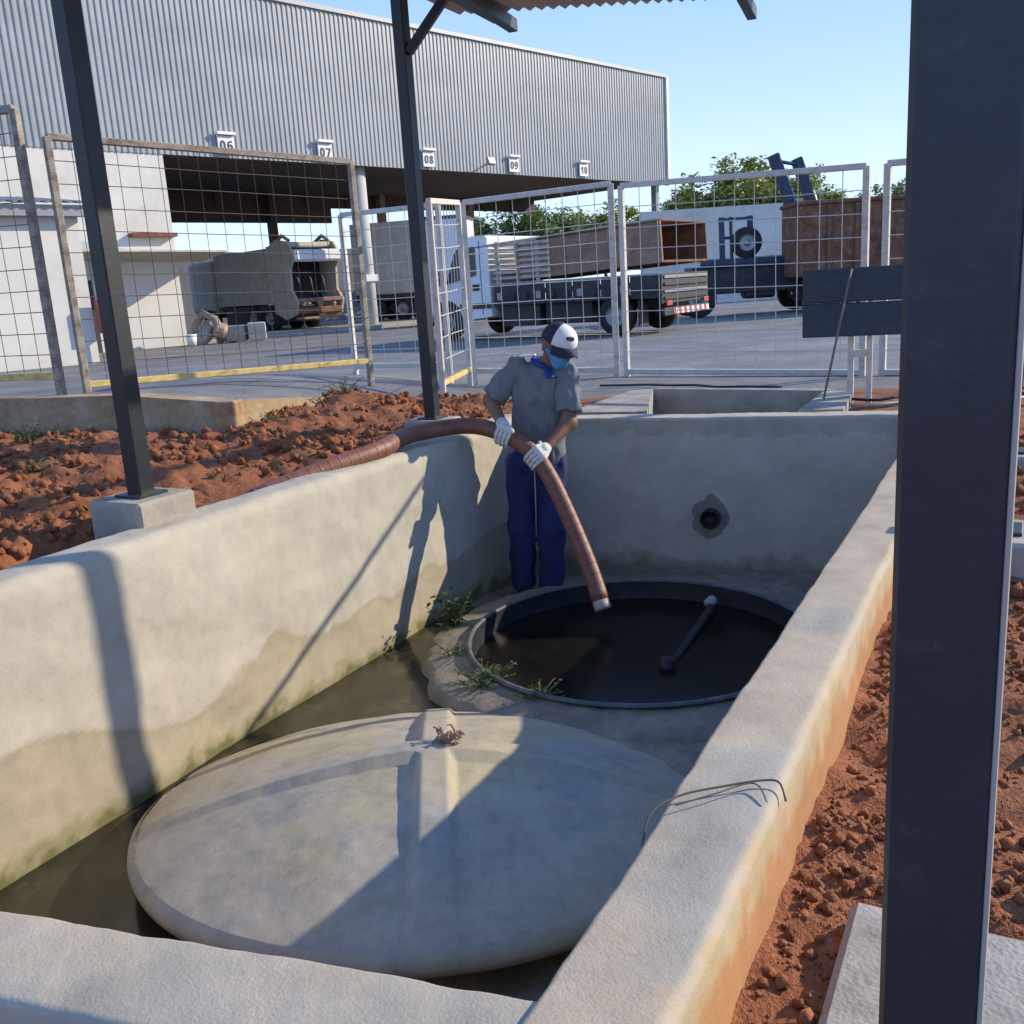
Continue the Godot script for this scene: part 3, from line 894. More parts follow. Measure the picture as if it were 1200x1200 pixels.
	bar(s, Vector3(-0.03, 0.34, -0.07), Vector3(0.085, 0.34, -0.03), 0.04, 0.05, 0.004)
	part(t, "cross_piece", s, M.rail_white)
	t = thing("leaning_rod", "thin rusty rod leaning from basin edge against dark board", "rod", Vector3(2.14, -0.02, -6.4))
	s = begin(true)
	tube(s, [Vector3(0, 0, 0), Vector3(0.25, 0.84, -0.22)], 0.009, 6)
	part(t, "rod", s, M.rod)
	# cables
	var cab := [
		["white cable looping on the ground under dark board", [[2.2, -6.55], [2.5, -6.35], [2.9, -6.5], [3.2, -6.15], [3.5, -6.3]], M.pvc],
		["black cable tangled on the ground under dark board", [[2.3, -7.0], [2.6, -6.6], [2.8, -6.75], [3.1, -6.4], [3.4, -6.6], [3.7, -6.2]], M.ink],
		["thin black hose lying on yard behind the pale basin", [[0.9, -9.0], [1.2, -8.85], [1.6, -8.55], [1.9, -8.15], [2.3, -7.9]], M.ink],
	]
	for cdef in cab:
		var cv := Curve3D.new()
		for p in cdef[1]: cv.add_point(Vector3(p[0], yard_y(p[0], p[1]) + 0.022, p[1]), Vector3(-0.12, 0.0, 0.05), Vector3(0.12, 0.0, -0.05))
		var pts := []
		for k in 30: pts.append(cv.sample_baked(cv.get_baked_length() * k / 29.0))
		s = begin(true)
		tube(s, pts, 0.011, 6)
		var ob := part(self, numbered("cable"), s, cdef[2])
		tag(ob, cdef[0], "cable")

# ---------------------------------------------------------------- warehouse
const WP := Vector3(-4.88, 0, -37.61)
const WU := Vector3(0.688, 0, -0.725)
const WN := Vector3(0.725, 0, 0.688)

func wpt(along: float, y: float, out := 0.0) -> Vector3: return WU * along + WN * out + Vector3(0, y, 0)

func wbox(s: SurfaceTool, a0: float, a1: float, y0: float, y1: float, o0: float, o1: float, bev := 0.0) -> void:
	cbox(s, Transform3D(Basis(WU, Vector3.UP, WN * -1.0), wpt((a0 + a1) / 2, (y0 + y1) / 2, (o0 + o1) / 2)), Vector3(abs(a1 - a0), abs(y1 - y0), abs(o1 - o0)), bev)

func warehouse() -> void:
	var t := thing("warehouse", "long grey warehouse clad in corrugated sheet above open loading bays", "warehouse", WP)
	var s := begin(false)
	# trapezoid corrugation, real ribs
	var pitch := 0.2
	var a := -34.0
	var y0 := 5.53
	var y1 := 10.68
	while a < 20.4:
		var px := [0.0, 0.07, 0.1, 0.17, 0.2]
		var po := [0.0, 0.0, 0.03, 0.03, 0.0]
		for i in 4:
			quad(s, wpt(a + px[i], y0, po[i]), wpt(a + px[i], y1, po[i]), wpt(a + px[i + 1], y1, po[i + 1]), wpt(a + px[i + 1], y0, po[i + 1]))
		a += pitch
	part(t, "cladding", s, M.cladding)
	s = begin(false)
	wbox(s, -34, 20.45, 10.66, 10.8, -0.4, 0.1)
	part(t, "roof_flashing", s, M.grey_metal)
	s = begin(false)
	wbox(s, 20.4, 20.62, 5.45, 10.75, -0.15, 0.1)
	part(t, "corner_flashing", s, M.white)
	s = begin(false)
	wbox(s, -34, 20.4, 10.3, 10.6, -9.0, -0.05)
	part(t, "roof", s, M.grey_metal)
	s = begin(false)
	wbox(s, 20.2, 20.35, 5.6, 10.5, -9.0, -0.16)
	part(t, "end_cladding", s, M.cladding)
	s = begin(false)
	wbox(s, -7.8, 20.1, 5.56, 5.7, -9.0, -0.06)
	part(t, "soffit", s, M.brown_soffit)
	for k in 11:
		s = begin(false)
		wbox(s, -5.5 + k * 2.35, -5.42 + k * 2.35, 4.95, 5.56, -8.98, -8.9)
		part(t, "fascia_seam", s, M.dark_soffit)
	s = begin(false)
	wbox(s, 5.4, 20.1, 4.95, 5.56, -9.1, -8.99)
	part(t, "back_fascia", s, M.brown_soffit)
	s = begin(false)
	wbox(s, -34, 5.4, 4.28, 5.6, -9.2, -9.02)
	part(t, "back_fascia", s, M.dark_soffit)
	for k in [-10.6, -4.2, 1.8, 8.2, 14.4]:
		s = begin(false)
		wbox(s, k - 0.16, k + 0.16, -0.6, 5.6, -8.85, -8.5)
		part(t, "back_column", s, M.dark_soffit if k < 2 else M.rust_pale)
	s = begin(true)
	tube(s, [wpt(0.35, -0.7, -0.6), wpt(0.35, 5.6, -0.6)], 0.32, 20)
	part(t, "pillar", s, M.pillar)
	s = begin(false)
	wbox(s, 0.05, 0.65, 1.35, 1.6, -0.4, -0.22)
	part(t, "pillar_plate", s, M.white)
	s = begin(false)
	wbox(s, 19.8, 20.1, -0.7, 5.6, -0.6, -0.3)
	part(t, "corner_column", s, M.grey_metal)
	# white end wall under the cladding
	s = begin(false)
	wbox(s, -34, -7.8, -0.6, 5.75, -0.35, -0.02)
	part(t, "white_wall", s, M.white_wall)
	s = begin(false)
	wbox(s, -8.15, -7.9, -0.6, 5.5, -9.0, -0.4)
	part(t, "end_wall", s, M.dark_soffit)
	s = begin(false)
	wbox(s, -9.3, -7.8, 3.02, 3.14, -0.02, 0.25)
	part(t, "tile_ledge", s, M.rust)
	# canopy
	s = begin(false)
	cbox(s, Transform3D(Basis(WU, Vector3.UP, -WN) * Basis.from_euler(Vector3(0.12, 0, -0.02)), wpt(-9.2, 2.42, 0.75)), Vector3(4.6, 0.07, 1.6), 0.01)
	part(t, "canopy", s, M.beige_paint)
	s = begin(false)
	tri(s, wpt(-12.1, 3.15, 0.1), wpt(-8.9, 2.55, 0.1), wpt(-12.1, 1.25, 0.1))
	tri(s, wpt(-12.1, 3.15, 0.06), wpt(-8.9, 2.55, 0.06), wpt(-12.1, 1.25, 0.06))
	quad(s, wpt(-12.1, 3.15, 0.1), wpt(-8.9, 2.55, 0.1), wpt(-8.9, 2.55, 0.06), wpt(-12.1, 3.15, 0.06))
	quad(s, wpt(-12.1, 1.25, 0.1), wpt(-8.9, 2.55, 0.1), wpt(-8.9, 2.55, 0.06), wpt(-12.1, 1.25, 0.06))
	part(t, "canopy_side", s, M.canopy)
	s = begin(false)
	wbox(s, -11.6, -10.7, -0.5, 1.9, -0.02, 0.015)
	part(t, "doorway", s, M.ink)

	# platform
	s = begin(false)
	wbox(s, -7.7, 20, -0.8, -0.3, -9, 0.35, 0.03)
	var o := part(self, "loading_platform", s, M.concrete)
	o.position = WP
	structure(o)

	# numbered bay signs
	var font := SystemFont.new()
	font.font_names = PackedStringArray(["Droid Sans"])
	font.font_weight = 700
	var n := 6
	var where := ["above left gate", "right of the 06 sign", "beside far steel post", "right of the floodlight", "nearest the warehouse corner"]
	for along in [-5.57, -1.57, 3.46, 8.46, 13.3]:
		var g := thing("bay_sign", "white bay number sign %02d %s" % [n, where[n - 6]], "sign", WP + wpt(along, 5.62, 0.09), 0.0, "bay number signs on the cladding")
		s = begin(false)
		wbox(s, -0.31, 0.31, 0.0, 0.62, 0.0, 0.05, 0.008)
		part(g, "plate", s, M.sign)
		s = begin(false)
		wbox(s, -0.34, 0.34, 0.6, 0.7, 0.0, 0.14, 0.01)
		part(g, "hood", s, M.sign)
		s = begin(false)
		wbox(s, -0.3, 0.3, 0.585, 0.6, 0.06, 0.13)
		part(g, "hood_lip", s, M.ink)
		for dg in 2:
			var tm := TextMesh.new()
			tm.font = font
			tm.text = ("%02d" % n)[dg]
			tm.font_size = 40
			tm.pixel_size = 0.0105
			tm.depth = 0.01
			var mi := MeshInstance3D.new()
			mi.mesh = tm
			mi.material_override = M.ink
			mi.name = "digit"
			mi.transform = Transform3D(Basis(WU, Vector3.UP, WN), wpt(-0.13 + 0.26 * dg, 0.27, 0.058))
			g.add_child(mi, true)
		n += 1
	var f := thing("floodlight", "small grey floodlight under the corrugated cladding", "floodlight", WP + wpt(6.5, 5.75, 0.06))
	s = begin(false)
	bar(s, Vector3(0, 0, 0), WN * 0.45 + Vector3(0, 0.12, 0), 0.06, 0.06)
	part(f, "arm", s, M.grey_metal)
	s = begin(false)
	cbox(s, Transform3D(Basis(WU, Vector3.UP, -WN) * Basis.from_euler(Vector3(0.4, 0, 0)), WN * 0.55 + Vector3(0, 0.16, 0)), Vector3(0.4, 0.3, 0.16), 0.02)
	part(f, "lamp_head", s, M.grey_metal)

	# small white house at the left
	var h := thing("white_house", "small white house with corrugated eave at left edge of photo", "house", Vector3(-9.6, -0.4, -23.2))
	s = begin(false)
	wbox(s, -9, 0, 0, 3.4, -3.2, 0)
	part(h, "wall", s, M.white_wall)
	s = begin(false)
	var k := 0
	while k < 40:
		for e in 2:
			var q0 := -9.2 + k * 0.24 + e * 0.12
			var q1 := q0 + 0.12
			var ya := 3.66 + (0.05 if e else 0.0)
			var yb := 3.66 + (0.0 if e else 0.05)
			quad(s, wpt(q0, ya, 0.45), wpt(q0, ya + 0.5, -3.4), wpt(q1, yb + 0.5, -3.4), wpt(q1, yb, 0.45))
		k += 1
	part(h, "roof", s, M.grey_metal)
	s = begin(false)
	wbox(s, -9.1, 0.2, 3.4, 3.64, 0.0, 0.3)
	part(h, "eave_board", s, M.grey_metal)
	var b := thing("fire_cabinet", "small red fire hose cabinet at corner of white house", "cabinet", h.position + wpt(0.12, 0.75, 0.35))
	s = begin(false)
	wbox(s, -0.12, 0.2, 0, 0.78, -0.2, 0.0, 0.02)
	part(b, "box", s, M.red)
	s = begin(false)
	wbox(s, -0.05, 0.13, 0.35, 0.6, 0.0, 0.012)
	part(b, "window", s, M.glass_dark)
	s = begin(false)
	wbox(s, -0.02, 0.06, -0.75, 0.0, -0.15, -0.06)
	part(b, "stand", s, M.rust)
	b = thing("wall_fan_unit", "round grey fan unit on white house wall, left edge", "fan unit", h.position + wpt(-3.05, 2.35, 0.02))
	s = begin(true)
	var xf := Transform3D(Basis(WU, WN, Vector3.UP * -1.0), Vector3.ZERO)
	lathe(s, [Vector2(0.32, 0.0), Vector2(0.32, 0.22), Vector2(0.26, 0.25), Vector2(0, 0.2)], xf, 20)
	part(b, "housing", s, M.grey_metal)
	s = begin(false)
	wbox(s, -0.5, 0.55, -0.62, -0.54, 0.0, 0.5)
	part(b, "shelf", s, M.rust_pale)
	b = thing("teal_drum", "teal plastic drum lying by white house, left edge", "drum", Vector3(-11.75, -0.33, -22.4))
	s = begin(true)
	lathe(s, [Vector2(0, 0), Vector2(0.24, 0), Vector2(0.27, 0.06), Vector2(0.26, 0.3), Vector2(0.275, 0.33), Vector2(0.26, 0.36), Vector2(0.25, 0.62), Vector2(0.2, 0.66), Vector2(0, 0.66)], Transform3D(Basis.from_euler(Vector3(0, 0.4, 1.45)), Vector3(0.3, 0.27, 0)), 24)
	part(b, "drum_body", s, M.teal)

	# rubble beside the white wall
	rng.seed = 31
	b = thing("rubble_heap", "heap of broken concrete and old drum beside white wall", "rubble", Vector3(-9.45, -0.36, -31.4))
	for i in 9:
		s = begin(false)
		var r := rng.randf_range(0.16, 0.36)
		var p := Vector3(rng.randf_range(-0.5, 0.9), r * 0.6 + rng.randf_range(0, 0.35) * (1 if i > 4 else 0), rng.randf_range(-0.3, 0.3))
		cbox(s, Transform3D(Basis.from_euler(Vector3(rng.randf(), rng.randf() * 3, rng.randf())), p), Vector3(r * 1.8, r * 1.2, r * 1.3), r * 0.3)
		part(b, "lump", s, M.concrete if i % 3 else M.rag)
	s = begin(true)
	tube(s, [Vector3(-0.35, 0, 0.1), Vector3(-0.3, 0.6, 0.1), Vector3(0, 0.95, 0.1), Vector3(0.35, 0.75, 0.1), Vector3(0.55, 0.15, 0.15)], 0.13, 10)
	part(b, "bent_hose", s, M.rail_old)
	b = thing("pale_blocks", "pair of pale concrete blocks right of the rubble heap", "blocks", Vector3(-8.5, -0.36, -31.6))
	for i in 2:
		s = begin(false)
		cbox(s, Transform3D(Basis.from_euler(Vector3(0, 0.3 * i, 0)), Vector3(i * 0.62, 0.26 + 0.03 * i, 0)), Vector3(0.56, 0.5 + 0.06 * i, 0.5), 0.03)
		part(b, "block", s, M.beige_paint if i else M.concrete)
	b = thing("paint_bucket", "small white bucket in front of the rubble heap", "bucket", Vector3(-9.7, -0.36, -30.6))
	s = begin(true)
	lathe(s, [Vector2(0, 0), Vector2(0.13, 0), Vector2(0.17, 0.34), Vector2(0.15, 0.34), Vector2(0.12, 0.03), Vector2(0, 0.03)], Transform3D.IDENTITY, 18)
	part(b, "bucket_body", s, M.white)
	# walls far behind
	b = thing("boundary_wall", "long white wall far behind blue frame and skip", "wall", Vector3(9.0, -0.6, -45))
	s = begin(false)
	bar(s, Vector3(-2.5, 2.1, 1.0), Vector3(16, 2.25, -0.5), 0.25, 4.3)
	part(b, "wall", s, M.white_wall)
	s = begin(false)
	bar(s, Vector3(-2.5, 2.0, 1.15), Vector3(16, 2.1, -0.35), 0.06, 0.06)
	part(b, "joint_line", s, M.grey_wall)
	b = thing("grey_wall", "dark grey wall behind the rubbish truck in the bay", "wall", Vector3(-12, -0.6, -58))
	s = begin(false)
	bar(s, Vector3(-20, 1.5, 14), Vector3(6.3, 2.0, -4.5), 0.25, 4.6)
	part(b, "wall", s, M.grey_wall)

# ---------------------------------------------------------------- vehicles
func wheel(parent: Node, at: Vector3, r: float, w: float, out: float) -> void:
	var s := begin(true)
	var xf := Transform3D(Basis(Vector3(1, 0, 0), Vector3(0, 0, out), Vector3(0, -out, 0)), at)
	lathe(s, [Vector2(r * 0.55, w), Vector2(r * 0.9, w), Vector2(r, w * 0.85), Vector2(r, w * 0.15), Vector2(r * 0.9, 0), Vector2(r * 0.5, 0)], xf, 26)
	var tyre := part(parent, "wheel", s, M.tyre)
	s = begin(true)
	lathe(s, [Vector2(r * 0.56, w * 0.96), Vector2(r * 0.5, w * 0.8), Vector2(r * 0.2, w * 0.7), Vector2(r * 0.16, w * 0.9), Vector2(0, w * 0.9)], xf, 20)
	part(tyre, "rim", s, M.grey_metal)

func lbox(parent: Node, called: String, m: Material, lo: Vector3, hi: Vector3, bev := 0.01) -> MeshInstance3D:
	var s := begin(false)
	box(s, lo, hi, bev)
	return part(parent, called, s, m)

func stake_truck() -> void:
	var t := thing("stake_truck", "white cab truck with stake sides carrying a rusty open box", "truck", Vector3(3.25, yard_y(3.25, -19.6), -19.6), -0.6)
	var W := 2.4
	var s := begin(false)
	var prof := PackedVector2Array([Vector2(-6.05, 0.42), Vector2(-6.12, 0.6), Vector2(-6.08, 0.95), Vector2(-5.95, 1.12), Vector2(-5.55, 1.25), Vector2(-5.2, 1.95), Vector2(-4.98, 2.16), Vector2(-4.7, 2.24), Vector2(-4.22, 2.26), Vector2(-4.16, 2.2), Vector2(-4.14, 0.5), Vector2(-4.95, 0.42), Vector2(-5.02, 0.7), Vector2(-5.2, 0.86), Vector2(-5.42, 0.9), Vector2(-5.64, 0.84), Vector2(-5.8, 0.68), Vector2(-5.86, 0.42)])
	prism(s, prof, W, Transform3D(Basis.IDENTITY, Vector3(0, 0, -W)))
	var cab := part(t, "cab", s, M.white_paint)
	s = begin(false)
	prism(s, PackedVector2Array([Vector2(-5.36, 1.26), Vector2(-5.08, 1.92), Vector2(-4.96, 2.02), Vector2(-4.55, 2.04), Vector2(-4.5, 1.98), Vector2(-4.5, 1.42), Vector2(-5.1, 1.3)]), 0.012, Transform3D(Basis.IDENTITY, Vector3(0, 0, 0.002)))
	part(cab, "side_window", s, M.glass_dark)
	s = begin(false)
	quad(s, Vector3(-5.56, 1.28, -0.12), Vector3(-5.215, 1.95, -0.12), Vector3(-5.215, 1.95, -W + 0.12), Vector3(-5.56, 1.28, -W + 0.12))
	part(cab, "windscreen", s, M.glass_dark)
	lbox(cab, "door_handle", M.ink, Vector3(-4.62, 1.08, 0.0), Vector3(-4.44, 1.22, 0.02), 0.004)
	lbox(cab, "door_trim", M.glass_dark, Vector3(-5.02, 0.68, 0.0), Vector3(-4.14, 0.8, 0.015), 0.004)
	lbox(cab, "door_seam", M.ink, Vector3(-4.39, 0.55, 0.0), Vector3(-4.375, 2.15, 0.006), 0.0)
	lbox(cab, "mirror", M.ink, Vector3(-5.42, 1.22, 0.05), Vector3(-5.34, 1.58, 0.24), 0.03)
	lbox(cab, "bumper", M.ink, Vector3(-6.2, 0.35, -W), Vector3(-5.9, 0.56, 0.02), 0.04)
	lbox(cab, "headlight", M.glass_dark, Vector3(-6.14, 0.75, -0.4), Vector3(-5.9, 0.92, 0.012), 0.03)
	wheel(t, Vector3(-5.43, 0.4, -0.24), 0.4, 0.24, 1.0)
	wheel(t, Vector3(-5.43, 0.4, -W + 0.24), 0.4, 0.24, -1.0)
	wheel(t, Vector3(-1.05, 0.4, -0.3), 0.4, 0.3, 1.0)
	wheel(t, Vector3(-1.05, 0.4, -W + 0.3), 0.4, 0.3, -1.0)
	lbox(t, "chassis", M.black_metal, Vector3(-4.4, 0.52, -1.5), Vector3(-0.1, 0.78, -0.5))
	lbox(t, "bed", M.black_metal, Vector3(-4.05, 0.95, -W), Vector3(0.0, 1.05, 0.0))
	for k in 6:
		lbox(t, "side_board", M.black_metal, Vector3(-4.05 + k * 0.675, 0.72, -0.03), Vector3(-3.4 + k * 0.675, 1.17, 0.01))
	lbox(t, "side_rail", M.grey_metal, Vector3(-4.05, 1.17, -0.035), Vector3(0.0, 1.21, 0.02), 0.005)
	lbox(t, "tool_box", M.black_metal, Vector3(-3.9, 0.26, -0.5), Vector3(-2.9, 0.72, -0.05))
	lbox(t, "tool_box", M.black_metal, Vector3(-2.8, 0.3, -0.6), Vector3(-1.65, 0.72, -0.12))
	lbox(t, "spare_wheel_carrier", M.black_metal, Vector3(-3.6, 0.22, -W + 0.3), Vector3(-1.7, 0.6, -W + 0.9))
	lbox(t, "mudguard", M.black_metal, Vector3(-0.52, 0.18, -0.4), Vector3(-0.47, 0.7, 0.0))
	for k in 12:
		lbox(t, "side_cleat", M.grey_metal if k % 3 == 0 else M.black_metal, Vector3(-3.95 + k * 0.34, 0.84, 0.01), Vector3(-3.83 + k * 0.34, 1.0, 0.045), 0.006)
	# wooden stakes behind the cab
	for x in [-4.0, -3.45, -2.95]:
		lbox(t, "stake", M.wood_pale, Vector3(x, 1.2, -0.09), Vector3(x + 0.09, 2.1, -0.03))
	for k in 7:
		lbox(t, "slat", M.wood_pale, Vector3(-4.05, 1.28 + k * 0.118, -0.03), Vector3(-2.55, 1.345 + k * 0.118, 0.0))
	for k in 7:
		lbox(t, "slat", M.wood_pale, Vector3(-4.06, 1.28 + k * 0.118, -W), Vector3(-4.0, 1.345 + k * 0.118, -0.1))
	# rusty box, open at the back, tilted up a little to the rear
	var tilt := Basis.from_euler(Vector3(0, 0, 0.05))
	var xf := Transform3D(tilt, Vector3(-3.4, 1.24, 0))
	s = begin(false)
	cbox(s, xf * Transform3D(Basis.IDENTITY, Vector3(1.7, 0.4, -0.06)), Vector3(3.5, 0.8, 0.05), 0.01)
	part(t, "box_side", s, M.rust_pale)
	s = begin(false)
	cbox(s, xf * Transform3D(Basis.IDENTITY, Vector3(1.7, 0.4, -W + 0.06)), Vector3(3.5, 0.8, 0.05), 0.01)
	part(t, "box_side", s, M.rust)
	s = begin(false)
	cbox(s, xf * Transform3D(Basis.IDENTITY, Vector3(1.7, 0.02, -W / 2)), Vector3(3.5, 0.05, W - 0.2), 0.01)
	part(t, "box_floor", s, M.rust)
	s = begin(false)
	cbox(s, xf * Transform3D(Basis.IDENTITY, Vector3(-0.02, 0.4, -W / 2)), Vector3(0.05, 0.8, W - 0.2), 0.01)
	part(t, "box_front", s, M.rust)
	s = begin(false)
	cbox(s, xf * Transform3D(Basis.IDENTITY, Vector3(2.0, 0.82, -W / 2)), Vector3(2.9, 0.05, W), 0.015)
	part(t, "box_cover", s, M.rust)
	s = begin(false)
	cbox(s, xf * Transform3D(Basis.IDENTITY, Vector3(0.9, 0.83, -0.03)), Vector3(5.0, 0.06, 0.06), 0.01)
	part(t, "top_pole", s, M.wood_pale)
	for x in [0.05, 1.2, 2.3, 3.42]:
		s = begin(false)
		cbox(s, xf * Transform3D(Basis.IDENTITY, Vector3(x, 0.4, -0.02)), Vector3(0.07, 0.8, 0.05), 0.01)
		part(t, "box_rib", s, M.rust_pale)
	# rear: bumper with red and white stripes
	lbox(t, "tail_frame", M.black_metal, Vector3(-0.06, 0.6, -W), Vector3(0.02, 1.2, 0.0))
	for k in 4:
		lbox(t, "tail_bar", M.grey_metal if k % 2 else M.black_metal, Vector3(0.02, 0.68 + k * 0.14, -W + 0.1), Vector3(0.05, 0.74 + k * 0.14, -0.1), 0.004)
	var bmp := lbox(t, "rear_bumper", M.black_metal, Vector3(0.0, 0.36, -W + 0.05), Vector3(0.06, 0.52, -0.05))
	for k in 14:
		s = begin(false)
		var z0 := -W + 0.08 + k * 0.133
		prism(s, PackedVector2Array([Vector2(z0, 0.38), Vector2(z0 + 0.125, 0.38), Vector2(z0 + 0.165, 0.5), Vector2(z0 + 0.04, 0.5)]), 0.012, Transform3D(Basis(Vector3(0, 0, 1), Vector3(0, 1, 0), Vector3(-1, 0, 0)), Vector3(0.074, 0, 0)))
		part(bmp, "stripe", s, M.red if k % 2 else M.white)
	for z in [-0.25, -W + 0.25]:
		lbox(t, "tail_light", M.red, Vector3(0.05, 0.56, z - 0.13), Vector3(0.085, 0.66, z + 0.13), 0.01)

func skip_loader() -> void:
	var t := thing("skip_truck", "dark skip loader truck with raised blue lifting arms", "truck", Vector3(5.3, yard_y(6, -27) - 0.0, -27.4), -0.03)
	lbox(t, "chassis", M.blue_metal, Vector3(0.2, 0.95, -1.8), Vector3(5.6, 1.4, -0.4), 0.02)
	lbox(t, "side_skirt", M.black_metal, Vector3(0.6, 0.62, -0.5), Vector3(3.05, 1.32, -0.05), 0.03)
	lbox(t, "fuel_tank", M.black_metal, Vector3(1.6, 0.45, -0.7), Vector3(2.5, 0.8, -0.1), 0.08)
	lbox(t, "deck_rail", M.blue_metal, Vector3(0.4, 1.4, -0.3), Vector3(4.2, 1.56, 0.0), 0.02)
	for x in [0.3, 3.5, 4.7]:
		wheel(t, Vector3(x, 0.52, -0.32), 0.52, 0.32, 1.0)
		wheel(t, Vector3(x, 0.52, -1.75), 0.52, 0.32, -1.0)
	for x in [1.12, 1.38, 1.93]:
		var s := begin(false)
		bar(s, Vector3(x - 0.08, 1.5, -0.3), Vector3(x - 0.1 if x < 1.8 else x - 0.12, 2.7, -0.35), 0.14 if x != 1.38 else 0.07, 0.14, 0.01, Vector3.BACK)
		part(t, "frame_upright", s, M.blue_metal)
	lbox(t, "frame_rung", M.blue_metal, Vector3(1.05, 2.1, -0.4), Vector3(1.9, 2.18, -0.3))
	lbox(t, "frame_rung", M.blue_metal, Vector3(1.05, 2.6, -0.4), Vector3(1.9, 2.68, -0.3))
	wheel(t, Vector3(1.66, 1.98, -0.2), 0.42, 0.22, 1.0)
	for z in [-0.2, -1.5]:
		var s := begin(false)
		var dx := 0.42 if z > -1 else 1.4
		var P := [Vector3(2.75 + dx, 1.55, z), Vector3(2.45 + dx, 3.0, z), Vector3(2.0 + dx, 4.25, z)]
		bar(s, P[0], P[1], 0.3, 0.36, 0.03, Vector3.BACK)
		bar(s, P[1], P[2], 0.27, 0.34, 0.03, Vector3.BACK)
		part(t, "lifting_arm", s, M.blue_metal)
		s = begin(true)
		tube(s, [P[1] + Vector3(0.25, -0.5, 0), P[1] + Vector3(0.02, 0.35, 0)], 0.07, 10)
		part(t, "hydraulic_ram", s, M.grey_metal)
	var s := begin(true)
	tube(s, [Vector3(2.48, 4.08, -0.2), Vector3(3.46, 4.08, -1.5)], 0.05, 8)
	part(t, "cross_shaft", s, M.blue_metal)
	lbox(t, "arm_box", M.beige_paint, Vector3(2.95, 2.4, -1.3), Vector3(3.4, 3.1, -0.7), 0.03)
	t = thing("rusty_skip", "tall rust brown steel skip behind dark board", "skip", Vector3(7.95, yard_y(8, -26) + 0.95, -25.95), -0.03)
	lbox(t, "skip_body", M.rust, Vector3(0, 0, -1.7), Vector3(4.6, 1.85, 0), 0.03)
	for k in 7:
		lbox(t, "rib", M.rust, Vector3(0.02 + k * 0.72, 0.05, 0.0), Vector3(0.12 + k * 0.72, 1.8, 0.07), 0.012)
	lbox(t, "top_rim", M.rust, Vector3(-0.05, 1.83, -1.75), Vector3(4.65, 1.93, 0.09), 0.02)

